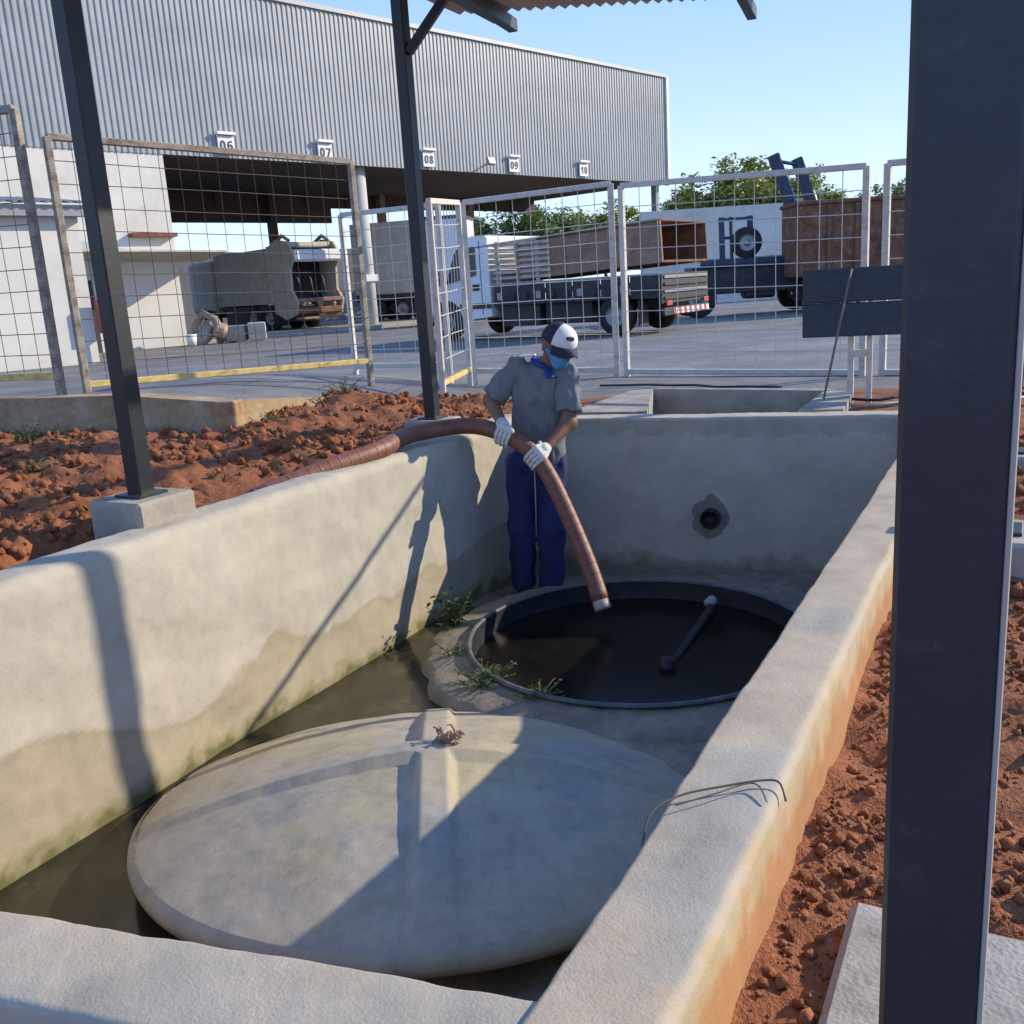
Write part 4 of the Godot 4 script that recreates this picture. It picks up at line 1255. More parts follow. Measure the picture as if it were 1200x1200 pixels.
func rubbish_truck() -> void:
	var t := thing("rubbish_truck", "beige rear loading rubbish truck parked in warehouse bay", "truck", Vector3(-7.45, -0.33, -37.0), -0.72)
	var W := 2.3
	lbox(t, "chassis", M.black_metal, Vector3(-7.0, 0.6, -W + 0.4), Vector3(-0.6, 0.95, -0.4))
	lbox(t, "underbody", M.black_metal, Vector3(-5.2, 0.3, -W + 0.1), Vector3(-1.6, 1.0, -0.12), 0.02)
	var s := begin(false)
	prism(s, PackedVector2Array([Vector2(-5.4, 1.05), Vector2(-5.4, 3.0), Vector2(-5.3, 3.08), Vector2(-1.75, 3.14), Vector2(-1.7, 1.05)]), W, Transform3D(Basis.IDENTITY, Vector3(0, 0, -W)))
	part(t, "body", s, M.beige_paint)
	for x in [-5.4, -1.78]:
		lbox(t, "body_rib", M.beige_paint, Vector3(x, 1.0, -W - 0.03), Vector3(x + 0.1, 3.2, 0.04), 0.01)
	# tailgate: two cheeks, a roof and an open hopper
	var cheek := PackedVector2Array([Vector2(-1.66, 0.7), Vector2(-1.66, 3.2), Vector2(-1.2, 3.42), Vector2(-0.5, 3.3), Vector2(-0.12, 2.75), Vector2(-0.45, 2.3), Vector2(-0.5, 1.5), Vector2(-0.2, 1.1), Vector2(-0.35, 0.6), Vector2(-1.0, 0.42)])
	for z in [-0.1, -W]:
		s = begin(false)
		prism(s, cheek, 0.1, Transform3D(Basis.IDENTITY, Vector3(0, 0, z)))
		part(t, "tailgate_cheek", s, M.beige_paint)
	lbox(t, "tailgate_roof", M.beige_paint, Vector3(-1.6, 3.1, -W + 0.1), Vector3(-0.55, 3.3, -0.1), 0.05)
	lbox(t, "tailgate_header", M.white_paint, Vector3(-0.7, 2.55, -W + 0.06), Vector3(-0.06, 3.0, -0.05), 0.08)
	lbox(t, "hopper_back", M.black_metal, Vector3(-1.5, 0.8, -W + 0.1), Vector3(-1.42, 3.1, -0.1))
	lbox(t, "hopper_floor", M.rust, Vector3(-1.4, 0.6, -W + 0.1), Vector3(-0.25, 0.85, -0.1), 0.04)
	lbox(t, "hopper_lip", M.rust_pale, Vector3(-0.3, 1.05, -W + 0.08), Vector3(-0.18, 1.2, -0.08), 0.02)
	lbox(t, "rear_step", M.rust_pale, Vector3(-0.3, 0.42, -W - 0.05), Vector3(0.2, 0.5, 0.05), 0.01)
	rng.seed = 55
	for k in 12:
		s = begin(false)
		var p := Vector3(rng.randf_range(-1.2, -0.3), rng.randf_range(0.85, 1.05), rng.randf_range(-W + 0.3, -0.3))
		cbox(s, Transform3D(Basis.from_euler(Vector3(rng.randf() * 3, rng.randf() * 3, rng.randf() * 3)), p), Vector3(rng.randf_range(0.15, 0.4), 0.14, 0.2), 0.03)
		part(t, "litter", s, [M.rag, M.rust_pale, M.wood_pale][k % 3])
	for z in [-0.5, -1.1, -1.7]:
		s = begin(true)
		tube(s, [Vector3(-1.3, 2.6, z), Vector3(-0.7, 1.9, z), Vector3(-0.6, 1.3, z)], 0.06, 8)
		part(t, "ram", s, M.black_metal)
	for z in [-0.2, -W + 0.2]:
		s = begin(true)
		tube(s, [Vector3(-1.6, 3.25, z), Vector3(-1.0, 3.55, z), Vector3(-0.6, 3.35, z)], 0.07, 8)
		part(t, "lift_arm", s, M.rail_old)
	for x in [-6.3, -3.2, -2.1]:
		wheel(t, Vector3(x, 0.5, -0.34), 0.5, 0.3, 1.0)
		wheel(t, Vector3(x, 0.5, -W + 0.34), 0.5, 0.3, -1.0)
	lbox(t, "cab", M.beige_paint, Vector3(-7.6, 0.8, -W + 0.05), Vector3(-5.7, 2.9, -0.05), 0.12)

	# trailer further along the bay
	t = thing("box_trailer", "tall grey box trailer parked behind the round white pillar", "trailer", Vector3(-4.3, -0.33, -42.5), -0.25)
	lbox(t, "box", M.pillar, Vector3(-2.0, 1.15, -2.4), Vector3(2.9, 4.15, 0), 0.03)
	for k in 14:
		lbox(t, "rib", M.pillar, Vector3(-1.95 + k * 0.36, 1.2, 0.0), Vector3(-1.89 + k * 0.36, 4.1, 0.03), 0.0)
	lbox(t, "under_rail", M.black_metal, Vector3(-2.0, 0.85, -2.3), Vector3(2.9, 1.15, -0.1))
	for x in [-1.2, 0.1, 2.2]:
		wheel(t, Vector3(x, 0.5, -0.4), 0.5, 0.3, 1.0)
		wheel(t, Vector3(x, 0.5, -2.1), 0.5, 0.3, -1.0)
	t = thing("white_box_van", "white cargo box seen between pillar trailer and stake truck", "cargo box", Vector3(-2.6, -0.3, -36.0), -0.15)
	lbox(t, "box", M.white_paint, Vector3(-0.2, 1.0, -2.2), Vector3(1.5, 3.65, 0), 0.05)
	lbox(t, "dark_header", M.dark_soffit, Vector3(-0.22, 3.65, -2.22), Vector3(1.52, 3.75, 0.02), 0.01)
	lbox(t, "under_frame", M.black_metal, Vector3(-0.2, 0.6, -2.1), Vector3(1.5, 1.0, -0.1))
	for x in [0.1, 1.1]:
		wheel(t, Vector3(x, 0.42, -0.35), 0.42, 0.26, 1.0)
		wheel(t, Vector3(x, 0.42, -1.85), 0.42, 0.26, -1.0)

# ---------------------------------------------------------------- plants
func tree(label: String, at: Vector3, trunk_h: float, lobes: Array, leaf: float, density: float, m: Material, sd: int, group := "") -> void:
	var t := thing("tree", label, "tree", at, 0.0, group)
	leaf *= 0.6
	density *= 2.2
	rng.seed = sd
	var s := begin(true)
	var top := Vector3(0, trunk_h, 0)
	tube(s, [Vector3(0, -0.3, 0), Vector3(0.1, trunk_h * 0.5, 0.05), top], trunk_h * 0.055, 9, trunk_h * 0.03)
	for l in lobes:
		var c := Vector3(l[0], l[1], l[2])
		tube(s, [top - Vector3(0, 0.3, 0), top.lerp(c, 0.5) + Vector3(0, -0.15, 0), c], trunk_h * 0.028, 6, 0.03)
	part(t, "trunk", s, M.bark)
	s = begin(false)
	for l in lobes:
		var c := Vector3(l[0], l[1], l[2])
		var R: float = l[3]
		var n := int(density * R * R)
		# twig clumps, so that the outline is uneven and gaps stay open
		var clumps := []
		for k in int(14 + R * 10):
			var d := Vector3(rng.randfn(), rng.randfn() * 0.8, rng.randfn()).normalized()
			clumps.append([c + d * R * rng.randf_range(0.45, 1.12) * Vector3(1, 0.78, 1), R * rng.randf_range(0.18, 0.36)])
		for k in n:
			var cl: Array = clumps[rng.randi() % clumps.size()]
			var p: Vector3 = cl[0] + Vector3(rng.randfn(), rng.randfn() * 0.7, rng.randfn()) * cl[1] * 0.55
			var b := Basis.from_euler(Vector3(rng.randf_range(-0.9, 0.9), rng.randf() * TAU, rng.randf_range(-0.9, 0.9)))
			var q := leaf * rng.randf_range(0.6, 1.3)
			var g := rng.randf_range(0.65, 1.35)
			s.set_color(Color(g * rng.randf_range(0.9, 1.15), g, g * 0.9))
			tri(s, p + b * Vector3(-q, 0, 0), p + b * Vector3(0, q * 0.12, q * 0.4), p + b * Vector3(q, 0, 0))
			tri(s, p + b * Vector3(-q, 0, 0), p + b * Vector3(q, 0, 0), p + b * Vector3(0, q * 0.12, -q * 0.4))
	part(t, "crown", s, m)

func weed(label: String, at: Vector3, h: float, n: int, sd: int, spread := 0.6) -> void:
	var t := thing("weed", label, "weed", at, 0.0, "weeds")
	rng.seed = sd
	var s := begin(false)
	var st := begin(true)
	st.set_color(Color(1, 1, 1))
	for i in n:
		var a := rng.randf() * TAU
		var lean := rng.randf_range(0.1, spread)
		var tip := Vector3(cos(a) * lean * h, h * rng.randf_range(0.5, 1.0), sin(a) * lean * h)
		var mid := tip * 0.5 + Vector3(0, h * 0.12, 0)
		tube(st, [Vector3(cos(a), 0, sin(a)) * 0.01, mid, tip], 0.003, 4, 0.0015)
		for k in 7:
			var f := rng.randf_range(0.25, 1.0)
			var p := (mid * f * 2.0) if f < 0.5 else mid.lerp(tip, f * 2 - 1)
			var b := Basis.from_euler(Vector3(rng.randf_range(-0.7, 0.5), rng.randf() * TAU, rng.randf_range(-0.4, 0.4)))
			var q := h * rng.randf_range(0.1, 0.2)
			var g := rng.randf_range(0.7, 1.4)
			s.set_color(Color(g, g, g))
			tri(s, p, p + b * Vector3(q * 0.3, q * 0.1, q * 0.5), p + b * Vector3(0, 0, q))
			tri(s, p, p + b * Vector3(0, 0, q), p + b * Vector3(-q * 0.3, q * 0.1, q * 0.5))
	part(t, "leaves", s, M.weed)
	part(t, "stems", st, M.weed)

func plants() -> void:
	tree("dark green tree behind the white cab truck", Vector3(1.6, -0.8, -62), 3.2, [[-1.6, 4.4, 0, 2.2], [1.2, 4.9, 0.5, 2.4], [0, 3.6, -0.5, 1.9], [3.2, 4.3, 0, 1.8]], 0.3, 420, M.leaf_c, 1, "trees beyond the yard")
	tree("yellow green tree behind rusty load, near the warehouse end", Vector3(7.0, -0.8, -64), 3.0, [[-1.4, 4.4, 0, 2.0], [0.8, 4.6, 0.5, 1.9]], 0.28, 420, M.leaf_b, 2, "trees beyond the yard")
	tree("broad bright green tree right of the warehouse corner", Vector3(16.4, -0.8, -62), 3.4, [[-3.2, 5.6, 0, 2.3], [-0.6, 6.3, 0.6, 2.5], [2.0, 5.7, 0, 2.3], [4.0, 4.8, 0, 1.8], [0, 4.6, 0, 2.2]], 0.3, 460, M.leaf_b, 3, "trees beyond the yard")
	tree("greyish distant tree above the rusty skip", Vector3(27.5, -0.8, -70), 3.0, [[-1.5, 4.7, 0, 1.8], [0.7, 5.6, 0, 1.9], [2.4, 4.8, 0, 1.6]], 0.28, 300, M.leaf_c, 4, "trees beyond the yard")
	tree("small pale tree under the warehouse end, beyond the fence", Vector3(10.6, -0.8, -72), 3.0, [[-1.6, 4.6, 0, 1.8], [0.9, 4.9, 0, 1.9]], 0.26, 300, M.leaf_c, 5, "trees beyond the yard")
	tree("tree whose leafy tip shows left of near right post", Vector3(14.45, -0.6, -30), 5.6, [[-0.1, 6.9, 0, 1.2], [-0.95, 6.6, 0, 0.75], [0.8, 7.5, 0, 1.0]], 0.18, 520, M.leaf_a, 6)
	weed("leafy weed growing in shaded pit corner by tank rim", Vector3(-0.36, -1.0, -4.95), 0.27, 22, 3, 0.7)
	weed("low weeds between tank rim and domed cover", Vector3(-0.18, -0.965, -4.12), 0.13, 40, 5, 1.3)
	weed("creeping weed along front of open tank rim", Vector3(0.06, -0.965, -3.92), 0.1, 40, 6, 1.4)
	weed("straggly weed left of open tank rim", Vector3(-0.33, -0.965, -4.5), 0.11, 16, 7, 1.0)
	weed("small weed at foot of stained kerb, far left", Vector3(-3.15, 0.03, -6.3), 0.17, 16, 8, 1.2)
	weed("small green weed on red dirt, left edge", Vector3(-2.55, 0.0, -5.05), 0.13, 14, 9, 1.2)
	weed("tuft of weed on dirt by concrete block", Vector3(-2.6, 0.0, -5.6), 0.13, 14, 10, 1.2)
	weed("weed on dirt below kerb corner", Vector3(-1.55, 0.03, -6.2), 0.13, 14, 11, 1.2)
	weed("weed growing on dirt mound at kerb end", Vector3(-1.2, 0.1, -7.2), 0.17, 16, 12, 1.2)

# ---------------------------------------------------------------- hose and wire
func smooth_path(pts: Array, n: int) -> Array:
	var cv := Curve3D.new()
	for i in pts.size():
		var d: Vector3 = (pts[min(i + 1, pts.size() - 1)] - pts[max(i - 1, 0)]) / 6.0
		cv.add_point(pts[i], -d, d)
	var out := []
	for k in n: out.append(cv.sample_baked(cv.get_baked_length() * k / (n - 1.0), true))
	return out

var hose_line := []

func hose() -> void:
	var t := thing("suction_hose", "thick reddish brown suction hose held over the open tank", "hose", Vector3(-0.55, 0.06, -5.4))
	var o := t.position
	var raw := [Vector3(-2.300, -0.220, -2.700), Vector3(-1.980, -0.150, -3.300), Vector3(-1.383, -0.115, -4.390), Vector3(-1.229, -0.068, -4.525), Vector3(-1.050, -0.023, -4.685), Vector3(-0.859, 0.017, -4.847), Vector3(-0.664, 0.046, -5.079), Vector3(-0.560, 0.062, -5.380), Vector3(-0.240, 0.065, -5.600), Vector3(-0.020, 0.015, -5.500), Vector3(0.160, -0.115, -5.420), Vector3(0.290, -0.370, -5.300), Vector3(0.405, -0.680, -5.100), Vector3(0.455, -0.860, -4.980)]
	var pts := smooth_path(raw, 90)
	hose_line = pts
	var loc := []
	for p in pts: loc.append(p - o)
	var s := begin(true)
	tube(s, loc, 0.048, 18)
	part(t, "hose_tube", s, M.hose)
	# moulded spiral ridge rings
	s = begin(true)
	var long := smooth_path(raw, 260)
	for i in range(2, 258, 3):
		var d: Vector3 = (long[i + 1] - long[i - 1]).normalized()
		tube(s, [long[i] - o - d * 0.006, long[i] - o, long[i] - o + d * 0.006], 0.0485, 14)
	var rg := part(t, "ridges", s, M.hose)
	rg.set_meta("kind", "stuff")
	s = begin(true)
	var e: Vector3 = loc[89]
	var d2: Vector3 = (loc[89] - loc[87]).normalized()
	tube(s, [e - d2 * 0.01, e + d2 * 0.03, e + d2 * 0.05], 0.047, 16)
	part(t, "end_collar", s, M.pvc)
	# bent wire on the right-hand wall
	var w := thing("bent_wire", "thin bent wire hooked over the right pit wall", "wire", Vector3(0.3, 0.01, -1.42))
	o = w.position
	s = begin(true)
	tube(s, smooth_path([Vector3(0.165, -0.06, -1.335) - o, Vector3(0.19, 0.0, -1.39) - o, Vector3(0.245, 0.014, -1.425) - o, Vector3(0.33, 0.016, -1.445) - o, Vector3(0.395, 0.016, -1.455) - o, Vector3(0.42, 0.012, -1.45) - o, Vector3(0.423, -0.008, -1.425) - o], 40), 0.0021, 6)
	part(w, "wire_strand", s, M.wire)
	s = begin(true)
	tube(s, smooth_path([Vector3(0.235, 0.012, -1.4) - o, Vector3(0.3, 0.016, -1.42) - o, Vector3(0.375, 0.016, -1.447) - o, Vector3(0.385, 0.008, -1.4) - o], 30), 0.0014, 5)
	part(w, "wire_strand", s, M.wire)

# ---------------------------------------------------------------- the worker
# bones: [a, b, radius a, radius b, flat end at b]; joined by a smooth minimum, meshed as surface nets
func nets(bones: Array, cell: float, k: float, cuts := [], ripple := 0.0, rf := 20.0, sd := 1) -> SurfaceTool:
	var lo := Vector3(1e9, 1e9, 1e9)
	var hi := -lo
	for b in bones:
		var m: float = max(b[2], b[3]) + cell * 3 + k * 0.3
		for e in 2:
			lo = lo.min(b[e] - Vector3(m, m, m))
			hi = hi.max(b[e] + Vector3(m, m, m))
	var n := Vector3i((hi - lo) / cell) + Vector3i(2, 2, 2)
	var field := PackedFloat32Array()
	field.resize(n.x * n.y * n.z)
	field.fill(10.0)
	var sx := n.y * n.z
	var sy := n.z
	for b in bones:
		var a: Vector3 = b[0]
		var c: Vector3 = b[1]
		var ra: float = b[2]
		var rb: float = b[3]
		var flat: bool = b.size() > 4 and b[4]
		var ab := c - a
		var len2: float = max(ab.length_squared(), 1e-9)
		var dir := ab.normalized()
		var m: float = max(ra, rb) + k + cell * 2.5
		var i0 := Vector3i((a.min(c) - Vector3(m, m, m) - lo) / cell).max(Vector3i.ZERO)
		var i1 := Vector3i((a.max(c) + Vector3(m, m, m) - lo) / cell + Vector3.ONE).min(n - Vector3i.ONE)
		for x in range(i0.x, i1.x + 1):
			for y in range(i0.y, i1.y + 1):
				var base := x * sx + y * sy
				for z in range(i0.z, i1.z + 1):
					var p := lo + Vector3(x, y, z) * cell
					var t := clampf((p - a).dot(ab) / len2, 0.0, 1.0)
					var d := p.distance_to(a + ab * t) - lerpf(ra, rb, t)
					if flat: d = max(d, (p - c).dot(dir))
					var f := field[base + z]
					var h: float = max(k - absf(f - d), 0.0) / k
					field[base + z] = min(f, d) - h * h * k * 0.25
	if cuts.size() or ripple > 0:
		var fn := FastNoiseLite.new()
		fn.seed = sd
		fn.frequency = rf
		fn.fractal_octaves = 2
		for x in n.x:
			for y in n.y:
				for z in n.z:
					var i := x * sx + y * sy + z
					if field[i] > 0.06: continue
					var p := lo + Vector3(x, y, z) * cell
					if ripple > 0: field[i] += fn.get_noise_3d(p.x, p.y * 0.55 + p.x * 0.3, p.z) * ripple
					for c in cuts: field[i] = max(field[i], (p - c[0]).dot(c[1]))
	var ids := {}
	var s := begin(true)
	var verts := {}
	for x in n.x - 1:
		for y in n.y - 1:
			for z in n.z - 1:
				var i := x * sx + y * sy + z
				var f0 := field[i]
				if f0 > cell * 3.0: continue
				var pos := Vector3.ZERO
				var cnt := 0
				var fv := [f0, field[i + sx], field[i + sy], field[i + sx + sy], field[i + 1], field[i + sx + 1], field[i + sy + 1], field[i + sx + sy + 1]]
				var inside := 0
				for v in fv: if v < 0: inside += 1
				if inside == 0 or inside == 8: continue
				for e in EDGES:
					var fa: float = fv[e[0]]
					var fb: float = fv[e[1]]
					if (fa < 0) != (fb < 0):
						var t := fa / (fa - fb)
						pos += (CORN[e[0]] as Vector3).lerp(CORN[e[1]], t)
						cnt += 1
				verts[i] = lo + (Vector3(x, y, z) + pos / cnt) * cell
	for i in verts:
		var z: int = i % n.z
		var y: int = (i / n.z) % n.y
		var x: int = i / sx
		var f0 := field[i]
		if y > 0 and z > 0: edge_quad(s, verts, f0, field[i + sx], i, sy, 1)
		if x > 0 and z > 0: edge_quad(s, verts, f0, field[i + sy], i, 1, sx)
		if x > 0 and y > 0: edge_quad(s, verts, f0, field[i + 1], i, sx, sy)
	return s

const EDGES := [[0, 1], [2, 3], [4, 5], [6, 7], [0, 2], [1, 3], [4, 6], [5, 7], [0, 4], [1, 5], [2, 6], [3, 7]]
const CORN := [Vector3(0, 0, 0), Vector3(1, 0, 0), Vector3(0, 1, 0), Vector3(1, 1, 0), Vector3(0, 0, 1), Vector3(1, 0, 1), Vector3(0, 1, 1), Vector3(1, 1, 1)]

func edge_quad(s: SurfaceTool, verts: Dictionary, fa: float, fb: float, i: int, da: int, db: int) -> void:
	if (fa < 0) == (fb < 0): return
	for j in [i - da, i - db, i - da - db]:
		if not verts.has(j): return
	if fa < 0: quad(s, verts[i], verts[i - db], verts[i - da - db], verts[i - da])
	else: quad(s, verts[i], verts[i - da], verts[i - da - db], verts[i - db])

func worker() -> void:
	var t := thing("person", "worker in grey shirt and navy trousers guiding the hose", "person", Vector3(0.13, -1.03, -5.7))
	var o := t.position
	var sl := Vector3(0.085, 0.375, -5.72) - o
	var sr := Vector3(0.375, 0.325, -5.64) - o
	var el := Vector3(-0.085, 0.19, -5.73) - o
	var er := Vector3(0.365, 0.055, -5.56) - o
	var wl := Vector3(-0.025, 0.075, -5.53) - o
	var wr := Vector3(0.215, -0.07, -5.43) - o
	var pel := Vector3(0.165, -0.14, -5.75) - o
	var chest := Vector3(0.21, 0.24, -5.7) - o
	var neck := Vector3(0.262, 0.395, -5.665) - o
	var head := Vector3(0.325, 0.5, -5.6) - o
	var fwd := Vector3(0.42, -0.42, 0.8).normalized()
	var rt := fwd.cross(Vector3.UP).normalized() * -1.0
	rt = (rt + Vector3(0, -0.12, 0)).normalized()
	var up := fwd.cross(rt).normalized()
	if up.y < 0: up = -up
	var acr := (sr - sl).normalized()
	# skin: head, neck and arms in one surface
	var bones := [
		[head + up * 0.025 - fwd * 0.012, head + up * 0.03 + fwd * 0.012, 0.085, 0.083],
		[head - up * 0.04 + fwd * 0.025, head - up * 0.075 + fwd * 0.045, 0.062, 0.045],
		[head + fwd * 0.085 - up * 0.0, head + fwd * 0.105 - up * 0.03, 0.013, 0.017],
		[head + rt * 0.082 - up * 0.005, head + rt * 0.086 - up * 0.03, 0.016, 0.012],
		[head - rt * 0.082 - up * 0.005, head - rt * 0.086 - up * 0.03, 0.016, 0.012],
		[neck - Vector3(0.01, 0.07, 0.02), head - up * 0.05 - fwd * 0.02, 0.06, 0.055],
		[neck - Vector3(0.02, 0.08, 0.02), sl.lerp(sr, 0.25) - Vector3(0, 0.03, 0), 0.055, 0.05],
		[neck - Vector3(0.02, 0.08, 0.02), sr.lerp(sl, 0.25) - Vector3(0, 0.03, 0), 0.055, 0.05],
		[sl.lerp(sr, 0.25) - Vector3(0, 0.03, 0), sl - Vector3(0, 0.02, 0), 0.05, 0.05],
		[sr.lerp(sl, 0.25) - Vector3(0, 0.03, 0), sr - Vector3(0, 0.02, 0), 0.05, 0.05],
		[sl - Vector3(0, 0.02, 0), el, 0.05, 0.043], [el, wl, 0.045, 0.03],
		[sr - Vector3(0, 0.02, 0), er, 0.05, 0.043], [er, wr, 0.046, 0.03],
	]
	part(t, "body", nets(bones, 0.009, 0.03), M.skin)
	# eyes
	var s := begin(true)
	for sgn in [-1, 1]:
		var e: Vector3 = head + fwd * 0.083 + rt * 0.033 * sgn + up * 0.018
		lathe(s, [Vector2(0.0, 0.012), Vector2(0.009, 0.008), Vector2(0.012, 0.0), Vector2(0.0, -0.012)], Transform3D(Basis.IDENTITY, e), 10)
	part(t, "eyes", s, M.white)
	# hair under the cap
	part(t, "hair", nets([[head + up * 0.02 - fwd * 0.03, head - up * 0.02 - fwd * 0.04, 0.078, 0.068]], 0.01, 0.01), M.hair)
	# shirt
	var side := acr * 0.075
	var shirt := [
		[pel + Vector3(0, -0.06, 0) - side * 0.85, chest - side * 0.8 + Vector3(0, -0.05, 0), 0.108, 0.103],
		[pel + Vector3(0, -0.06, 0) + side * 0.85, chest + side * 0.8 + Vector3(0, -0.05, 0), 0.108, 0.103],
		[chest - side * 0.7 - Vector3(0, 0.0, 0), chest + side * 0.7 - Vector3(0, 0.0, 0), 0.11, 0.11],
		[sl + acr * 0.02 - Vector3(0.0, 0.012, 0), sr - acr * 0.02 - Vector3(0.0, 0.012, 0), 0.062, 0.06],
		[neck - Vector3(0.02, 0.06, 0.03), neck - Vector3(0.01, 0.02, 0.02), 0.085, 0.062],
	]
	part(t, "shirt", nets(shirt, 0.009, 0.045, [[pel + Vector3(0, -0.075, 0), Vector3(0.04, -1, 0.0).normalized()]], 0.02, 9.0, 5), M.shirt)
	for e in [[sl, el, 0.9], [sr, er, 0.8]]:
		var sh: Vector3 = e[0]
		var to: Vector3 = sh.lerp(e[1], e[2])
		part(t, "sleeve", nets([[sh, sh.lerp(to, 0.55), 0.066, 0.069], [sh.lerp(to, 0.55), to, 0.068, 0.076, true]], 0.008, 0.02, [], 0.018, 12.0, 8), M.shirt)
		var yoke := begin(false)
		bar(yoke, sh.lerp(neck, 0.12) + Vector3(0, 0.064, -0.0), sh.lerp(neck, 0.62) + Vector3(0, 0.058, 0.0), 0.06, 0.012, 0.004)
		part(t, "shoulder_patch", yoke, M.rail_white if false else M.cap_white)
	# collar, placket and pocket
	s = begin(true)
	var ring := []
	for i in 17:
		var a := lerpf(-2.65, 2.65, i / 16.0)
		ring.append(neck + Vector3(-0.008, -0.005, -0.012) + (-fwd * Vector3(1, 0.2, 1)).normalized() * cos(a) * 0.073 + rt * sin(a) * 0.075 + Vector3(0, 0.006 + 0.018 * cos(a), 0))
	tube(s, ring, 0.017, 8)
	var tip: Vector3 = ring[16]
	bar(s, ring[0], ring[0] + Vector3(0.02, -0.06, 0.05), 0.05, 0.012, 0.003)
	bar(s, tip, tip + Vector3(0.0, -0.06, 0.05), 0.05, 0.012, 0.003)
	part(t, "collar", s, M.blue_cloth)
	s = begin(false)
	var front := chest + Vector3(0.04, 0, 0.118)
	cbox(s, Transform3D(Basis.from_euler(Vector3(-0.05, 0.22, 0.05)), front + Vector3(0.1, 0.01, -0.012)), Vector3(0.085, 0.1, 0.012), 0.003)
	part(t, "pocket", s, M.shirt)
	s = begin(false)
	bar(s, neck + Vector3(0.03, -0.08, 0.085), pel + Vector3(0.03, -0.02, 0.132), 0.022, 0.008, 0.002, Vector3.BACK)
	part(t, "placket", s, M.shirt)
	# trousers
	var hl := Vector3(0.085, -0.2, -5.75) - o
	var hr := Vector3(0.245, -0.2, -5.73) - o
	var kl := Vector3(0.055, -0.6, -5.7) - o
	var kr := Vector3(0.232, -0.6, -5.67) - o
	var al := Vector3(0.045, -0.985, -5.74) - o
	var ar := Vector3(0.215, -0.985, -5.69) - o
	var legs := [
		[hl, hr, 0.112, 0.112], [pel + Vector3(-0.05, -0.02, 0), pel + Vector3(0.05, -0.02, 0), 0.112, 0.112],
		[hl, kl, 0.1, 0.083], [hr, kr, 0.1, 0.083], [kl, al, 0.083, 0.078, true], [kr, ar, 0.083, 0.078, true]]
	part(t, "trousers", nets(legs, 0.012, 0.025, [], 0.02, 8.0, 9), M.trousers)
	s = begin(true)
	tube(s, [Vector3(0.15, -0.23, -5.628) - o, Vector3(0.147, -0.4, -5.62) - o, Vector3(0.14, -0.64, -5.622) - o], 0.004, 6)
	part(t, "cord", s, M.pvc)
	# boots
	for a in [al, ar]:
		part(t, "boot", nets([[a + Vector3(0, 0.02, 0), a + Vector3(0, -0.01, 0), 0.05, 0.05], [a + Vector3(0, 0.0, 0), a + Vector3(0.03, -0.012, 0.13), 0.046, 0.035]], 0.011, 0.03, [[a + Vector3(0, -0.045, 0), Vector3(0, -1, 0)]]), M.boot)
	# cap: navy back and peak, white front
	var HB := Basis(rt, up, -fwd) if rt.cross(up).dot(-fwd) > 0 else Basis(-rt, up, -fwd)
	for half in 2:
		s = begin(true)
		for i in 12:
			for k in 36:
				var a0 := TAU * k / 36
				var ang := wrapf(a0 + TAU / 72 - PI * 1.5, -PI, PI)
				var isf := absf(ang) < 1.0
				if isf != (half == 1): continue
				var q := []
				for e in [[i, k], [i + 1, k], [i + 1, k + 1], [i, k + 1]]:
					var th: float = PI / 2 * e[0] / 12.0
					var a: float = TAU * e[1] / 36.0
					var bulge: float = 1.0 + 0.05 * max(0.0, -sin(a)) * sin(th * 2)
					q.append(head + up * 0.03 + HB * Vector3(cos(a) * cos(th) * 0.101 * bulge, sin(th) * 0.104 * (1.0 + 0.02 * half), sin(a) * cos(th) * 0.113 * bulge))
				quad(s, q[0], q[1], q[2], q[3])
		part(t, "cap_front" if half else "cap_crown", s, M.cap_white if half else M.navy)
	s = begin(true)
	var outer := []
	var inner := []
	for i in 13:
		var a := PI * 1.5 + lerpf(-0.95, 0.95, i / 12.0)
		inner.append(head + up * 0.032 + HB * Vector3(cos(a) * 0.1, 0, sin(a) * 0.112))
		outer.append(head + up * 0.018 + HB * Vector3(cos(a) * 0.103, -0.016 * absf(cos(a)) * 3.0, sin(a) * 0.112 - 0.07 * (1 - pow(absf(lerpf(-1, 1, i / 12.0)), 2.5))))
	for i in 12:
		quad(s, inner[i], inner[i + 1], outer[i + 1], outer[i])
		var dn := -up * 0.006
		quad(s, inner[i] + dn, inner[i + 1] + dn, outer[i + 1] + dn, outer[i] + dn)
		quad(s, outer[i], outer[i + 1], outer[i + 1] + dn, outer[i] + dn)
	part(t, "cap_peak", s, M.navy)
	# small dark print on the front of the cap
	for k in 3:
		s = begin(false)
		var a := PI * 1.5 + (k - 1) * 0.2
		var th := 0.55
		var c := head + up * 0.03 + HB * (Vector3(cos(a) * cos(th) * 0.101, sin(th) * 0.104, sin(a) * cos(th) * 0.113) * 1.055)
		var nn := (c - head - up * 0.03).normalized()
		cbox(s, Transform3D(frame_of(nn), c), Vector3(0.016, 0.02 if k != 1 else 0.026, 0.006), 0.002)
		part(t, "cap_print", s, M.navy)
	# face mask
	part(t, "face_mask", nets([[head - up * 0.028 + fwd * 0.055, head - up * 0.078 + fwd * 0.06, 0.058, 0.047], [head - up * 0.03 + fwd * 0.085, head - up * 0.06 + fwd * 0.085, 0.034, 0.032], [head - up * 0.02 - rt * 0.07 + fwd * 0.01, head - up * 0.05 + rt * 0.0 + fwd * 0.05, 0.02, 0.05], [head - up * 0.02 + rt * 0.07 + fwd * 0.01, head - up * 0.05 + fwd * 0.05, 0.02, 0.05]], 0.007, 0.02), M.mask)
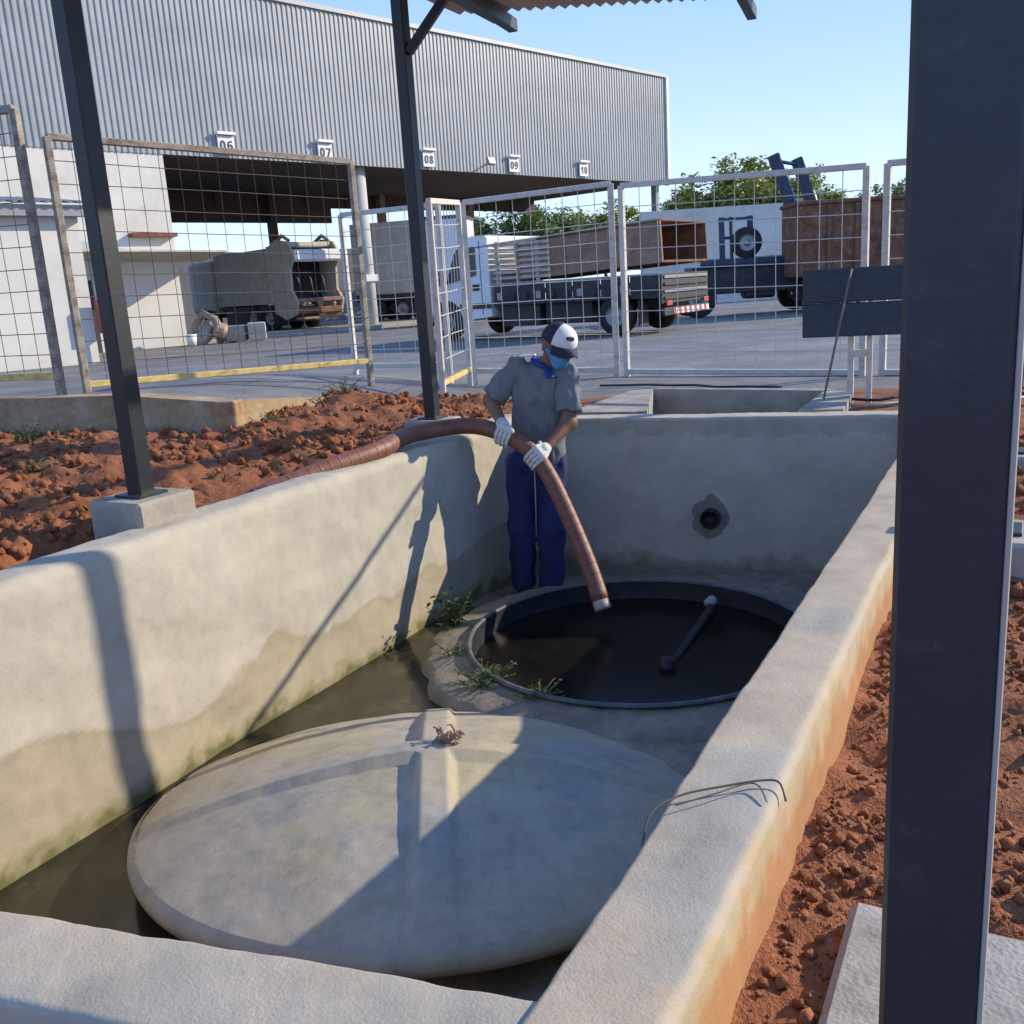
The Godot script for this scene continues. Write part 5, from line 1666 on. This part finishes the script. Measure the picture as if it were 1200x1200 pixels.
	# gloves closed round the hose
	for e in [[wl, 0], [wr, 1]]:
		var w: Vector3 = e[0]
		var best := 0
		for i in hose_line.size():
			if (hose_line[i] - o).distance_to(w + (Vector3(0.02, -0.1, 0.06) if e[1] == 0 else Vector3(-0.06, -0.06, 0.02))) < (hose_line[best] - o).distance_to(w + (Vector3(0.02, -0.1, 0.06) if e[1] == 0 else Vector3(-0.06, -0.06, 0.02))): best = i
		var hc: Vector3 = hose_line[best] - o
		var ax: Vector3 = (hose_line[best + 1] - hose_line[best - 1]).normalized()
		var fro: Vector3 = (w - hc).slide(ax).normalized()
		var bas: Vector3 = ax.cross(fro).normalized()
		if bas.z < 0: bas = -bas
		# the back of the hand lies on the hose towards the camera, fingers wrap over it
		var kn := hc + (fro * 0.35 + bas * 0.9).normalized() * 0.07
		var fb := [[w, w.lerp(kn, 0.35), 0.036, 0.036]]
		for i in 4:
			var off := ax * (i - 1.5) * 0.0255
			var len: float = [0.92, 1.0, 0.97, 0.82][i]
			fb.append([w.lerp(kn, 0.35) + off * 0.5, kn + off, 0.024, 0.019])
			var prev := kn + off
			for j in 3:
				var ang := 1.2 - (j + 1) * 0.72 * len
				var nx := hc + off * (1.0 - 0.05 * j) + (fro * sin(ang - 0.9 + 0.05) + bas * cos(ang - 0.9)).normalized() * 0.064
				fb.append([prev, nx, 0.0112 - j * 0.0008, 0.0104 - j * 0.0008])
				prev = nx
		var th0 := w.lerp(kn, 0.3) - ax * 0.03
		var th1 := hc - ax * 0.055 + (fro * 0.9 + bas * 0.1).normalized() * 0.066
		var th2 := hc - ax * 0.06 + (fro * 0.75 - bas * 0.66).normalized() * 0.063
		fb.append([th0, th1, 0.017, 0.013])
		fb.append([th1, th2, 0.013, 0.011])
		part(t, "glove", nets(fb, 0.0042, 0.004), M.glove)

# ---------------------------------------------------------------- build
func _ready() -> void:
	var cam := Camera3D.new()
	cam.name = "camera"
	cam.fov = 56.36
	cam.near = 0.05
	cam.far = 2000.0
	cam.position = Vector3(0, 0.85, 0)
	cam.basis = Basis(Vector3.RIGHT, deg_to_rad(-13.3)) * Basis(Vector3.BACK, deg_to_rad(-3.6))
	add_child(cam)
	cam.current = true
	var env := Environment.new()
	env.background_mode = Environment.BG_SKY
	var sky := Sky.new()
	var sk := ProceduralSkyMaterial.new()
	sk.sky_top_color = Color(0.41, 0.59, 0.88)
	sk.sky_horizon_color = Color(0.84, 0.92, 0.97)
	sk.sky_curve = 0.13
	sk.ground_bottom_color = Color(0.35, 0.28, 0.22)
	sk.ground_horizon_color = Color(0.62, 0.62, 0.6)
	sk.sun_angle_max = 12.0
	sky.sky_material = sk
	env.sky = sky
	env.tonemap_mode = Environment.TONE_MAPPER_LINEAR
	env.tonemap_exposure = 1.6
	env.sdfgi_enabled = true
	env.ssao_enabled = true
	env.ssil_enabled = true
	var we := WorldEnvironment.new()
	we.environment = env
	add_child(we)
	var sun := DirectionalLight3D.new()
	sun.name = "sun"
	sun.light_energy = 1.15
	sun.light_color = Color(1.0, 0.935, 0.83)
	sun.light_angular_distance = 0.5
	sun.shadow_enabled = true
	var az := deg_to_rad(72.0)
	var to_sun := Vector3(sin(az), tan(deg_to_rad(25.8)), -cos(az)).normalized()
	sun.basis = Basis.looking_at(-to_sun, Vector3.UP)
	add_child(sun)

	materials()
	ground()
	pit()
	tanks()
	shelter()
	fences()
	warehouse()
	stake_truck()
	skip_loader()
	rubbish_truck()
	plants()
	hose()
	worker()
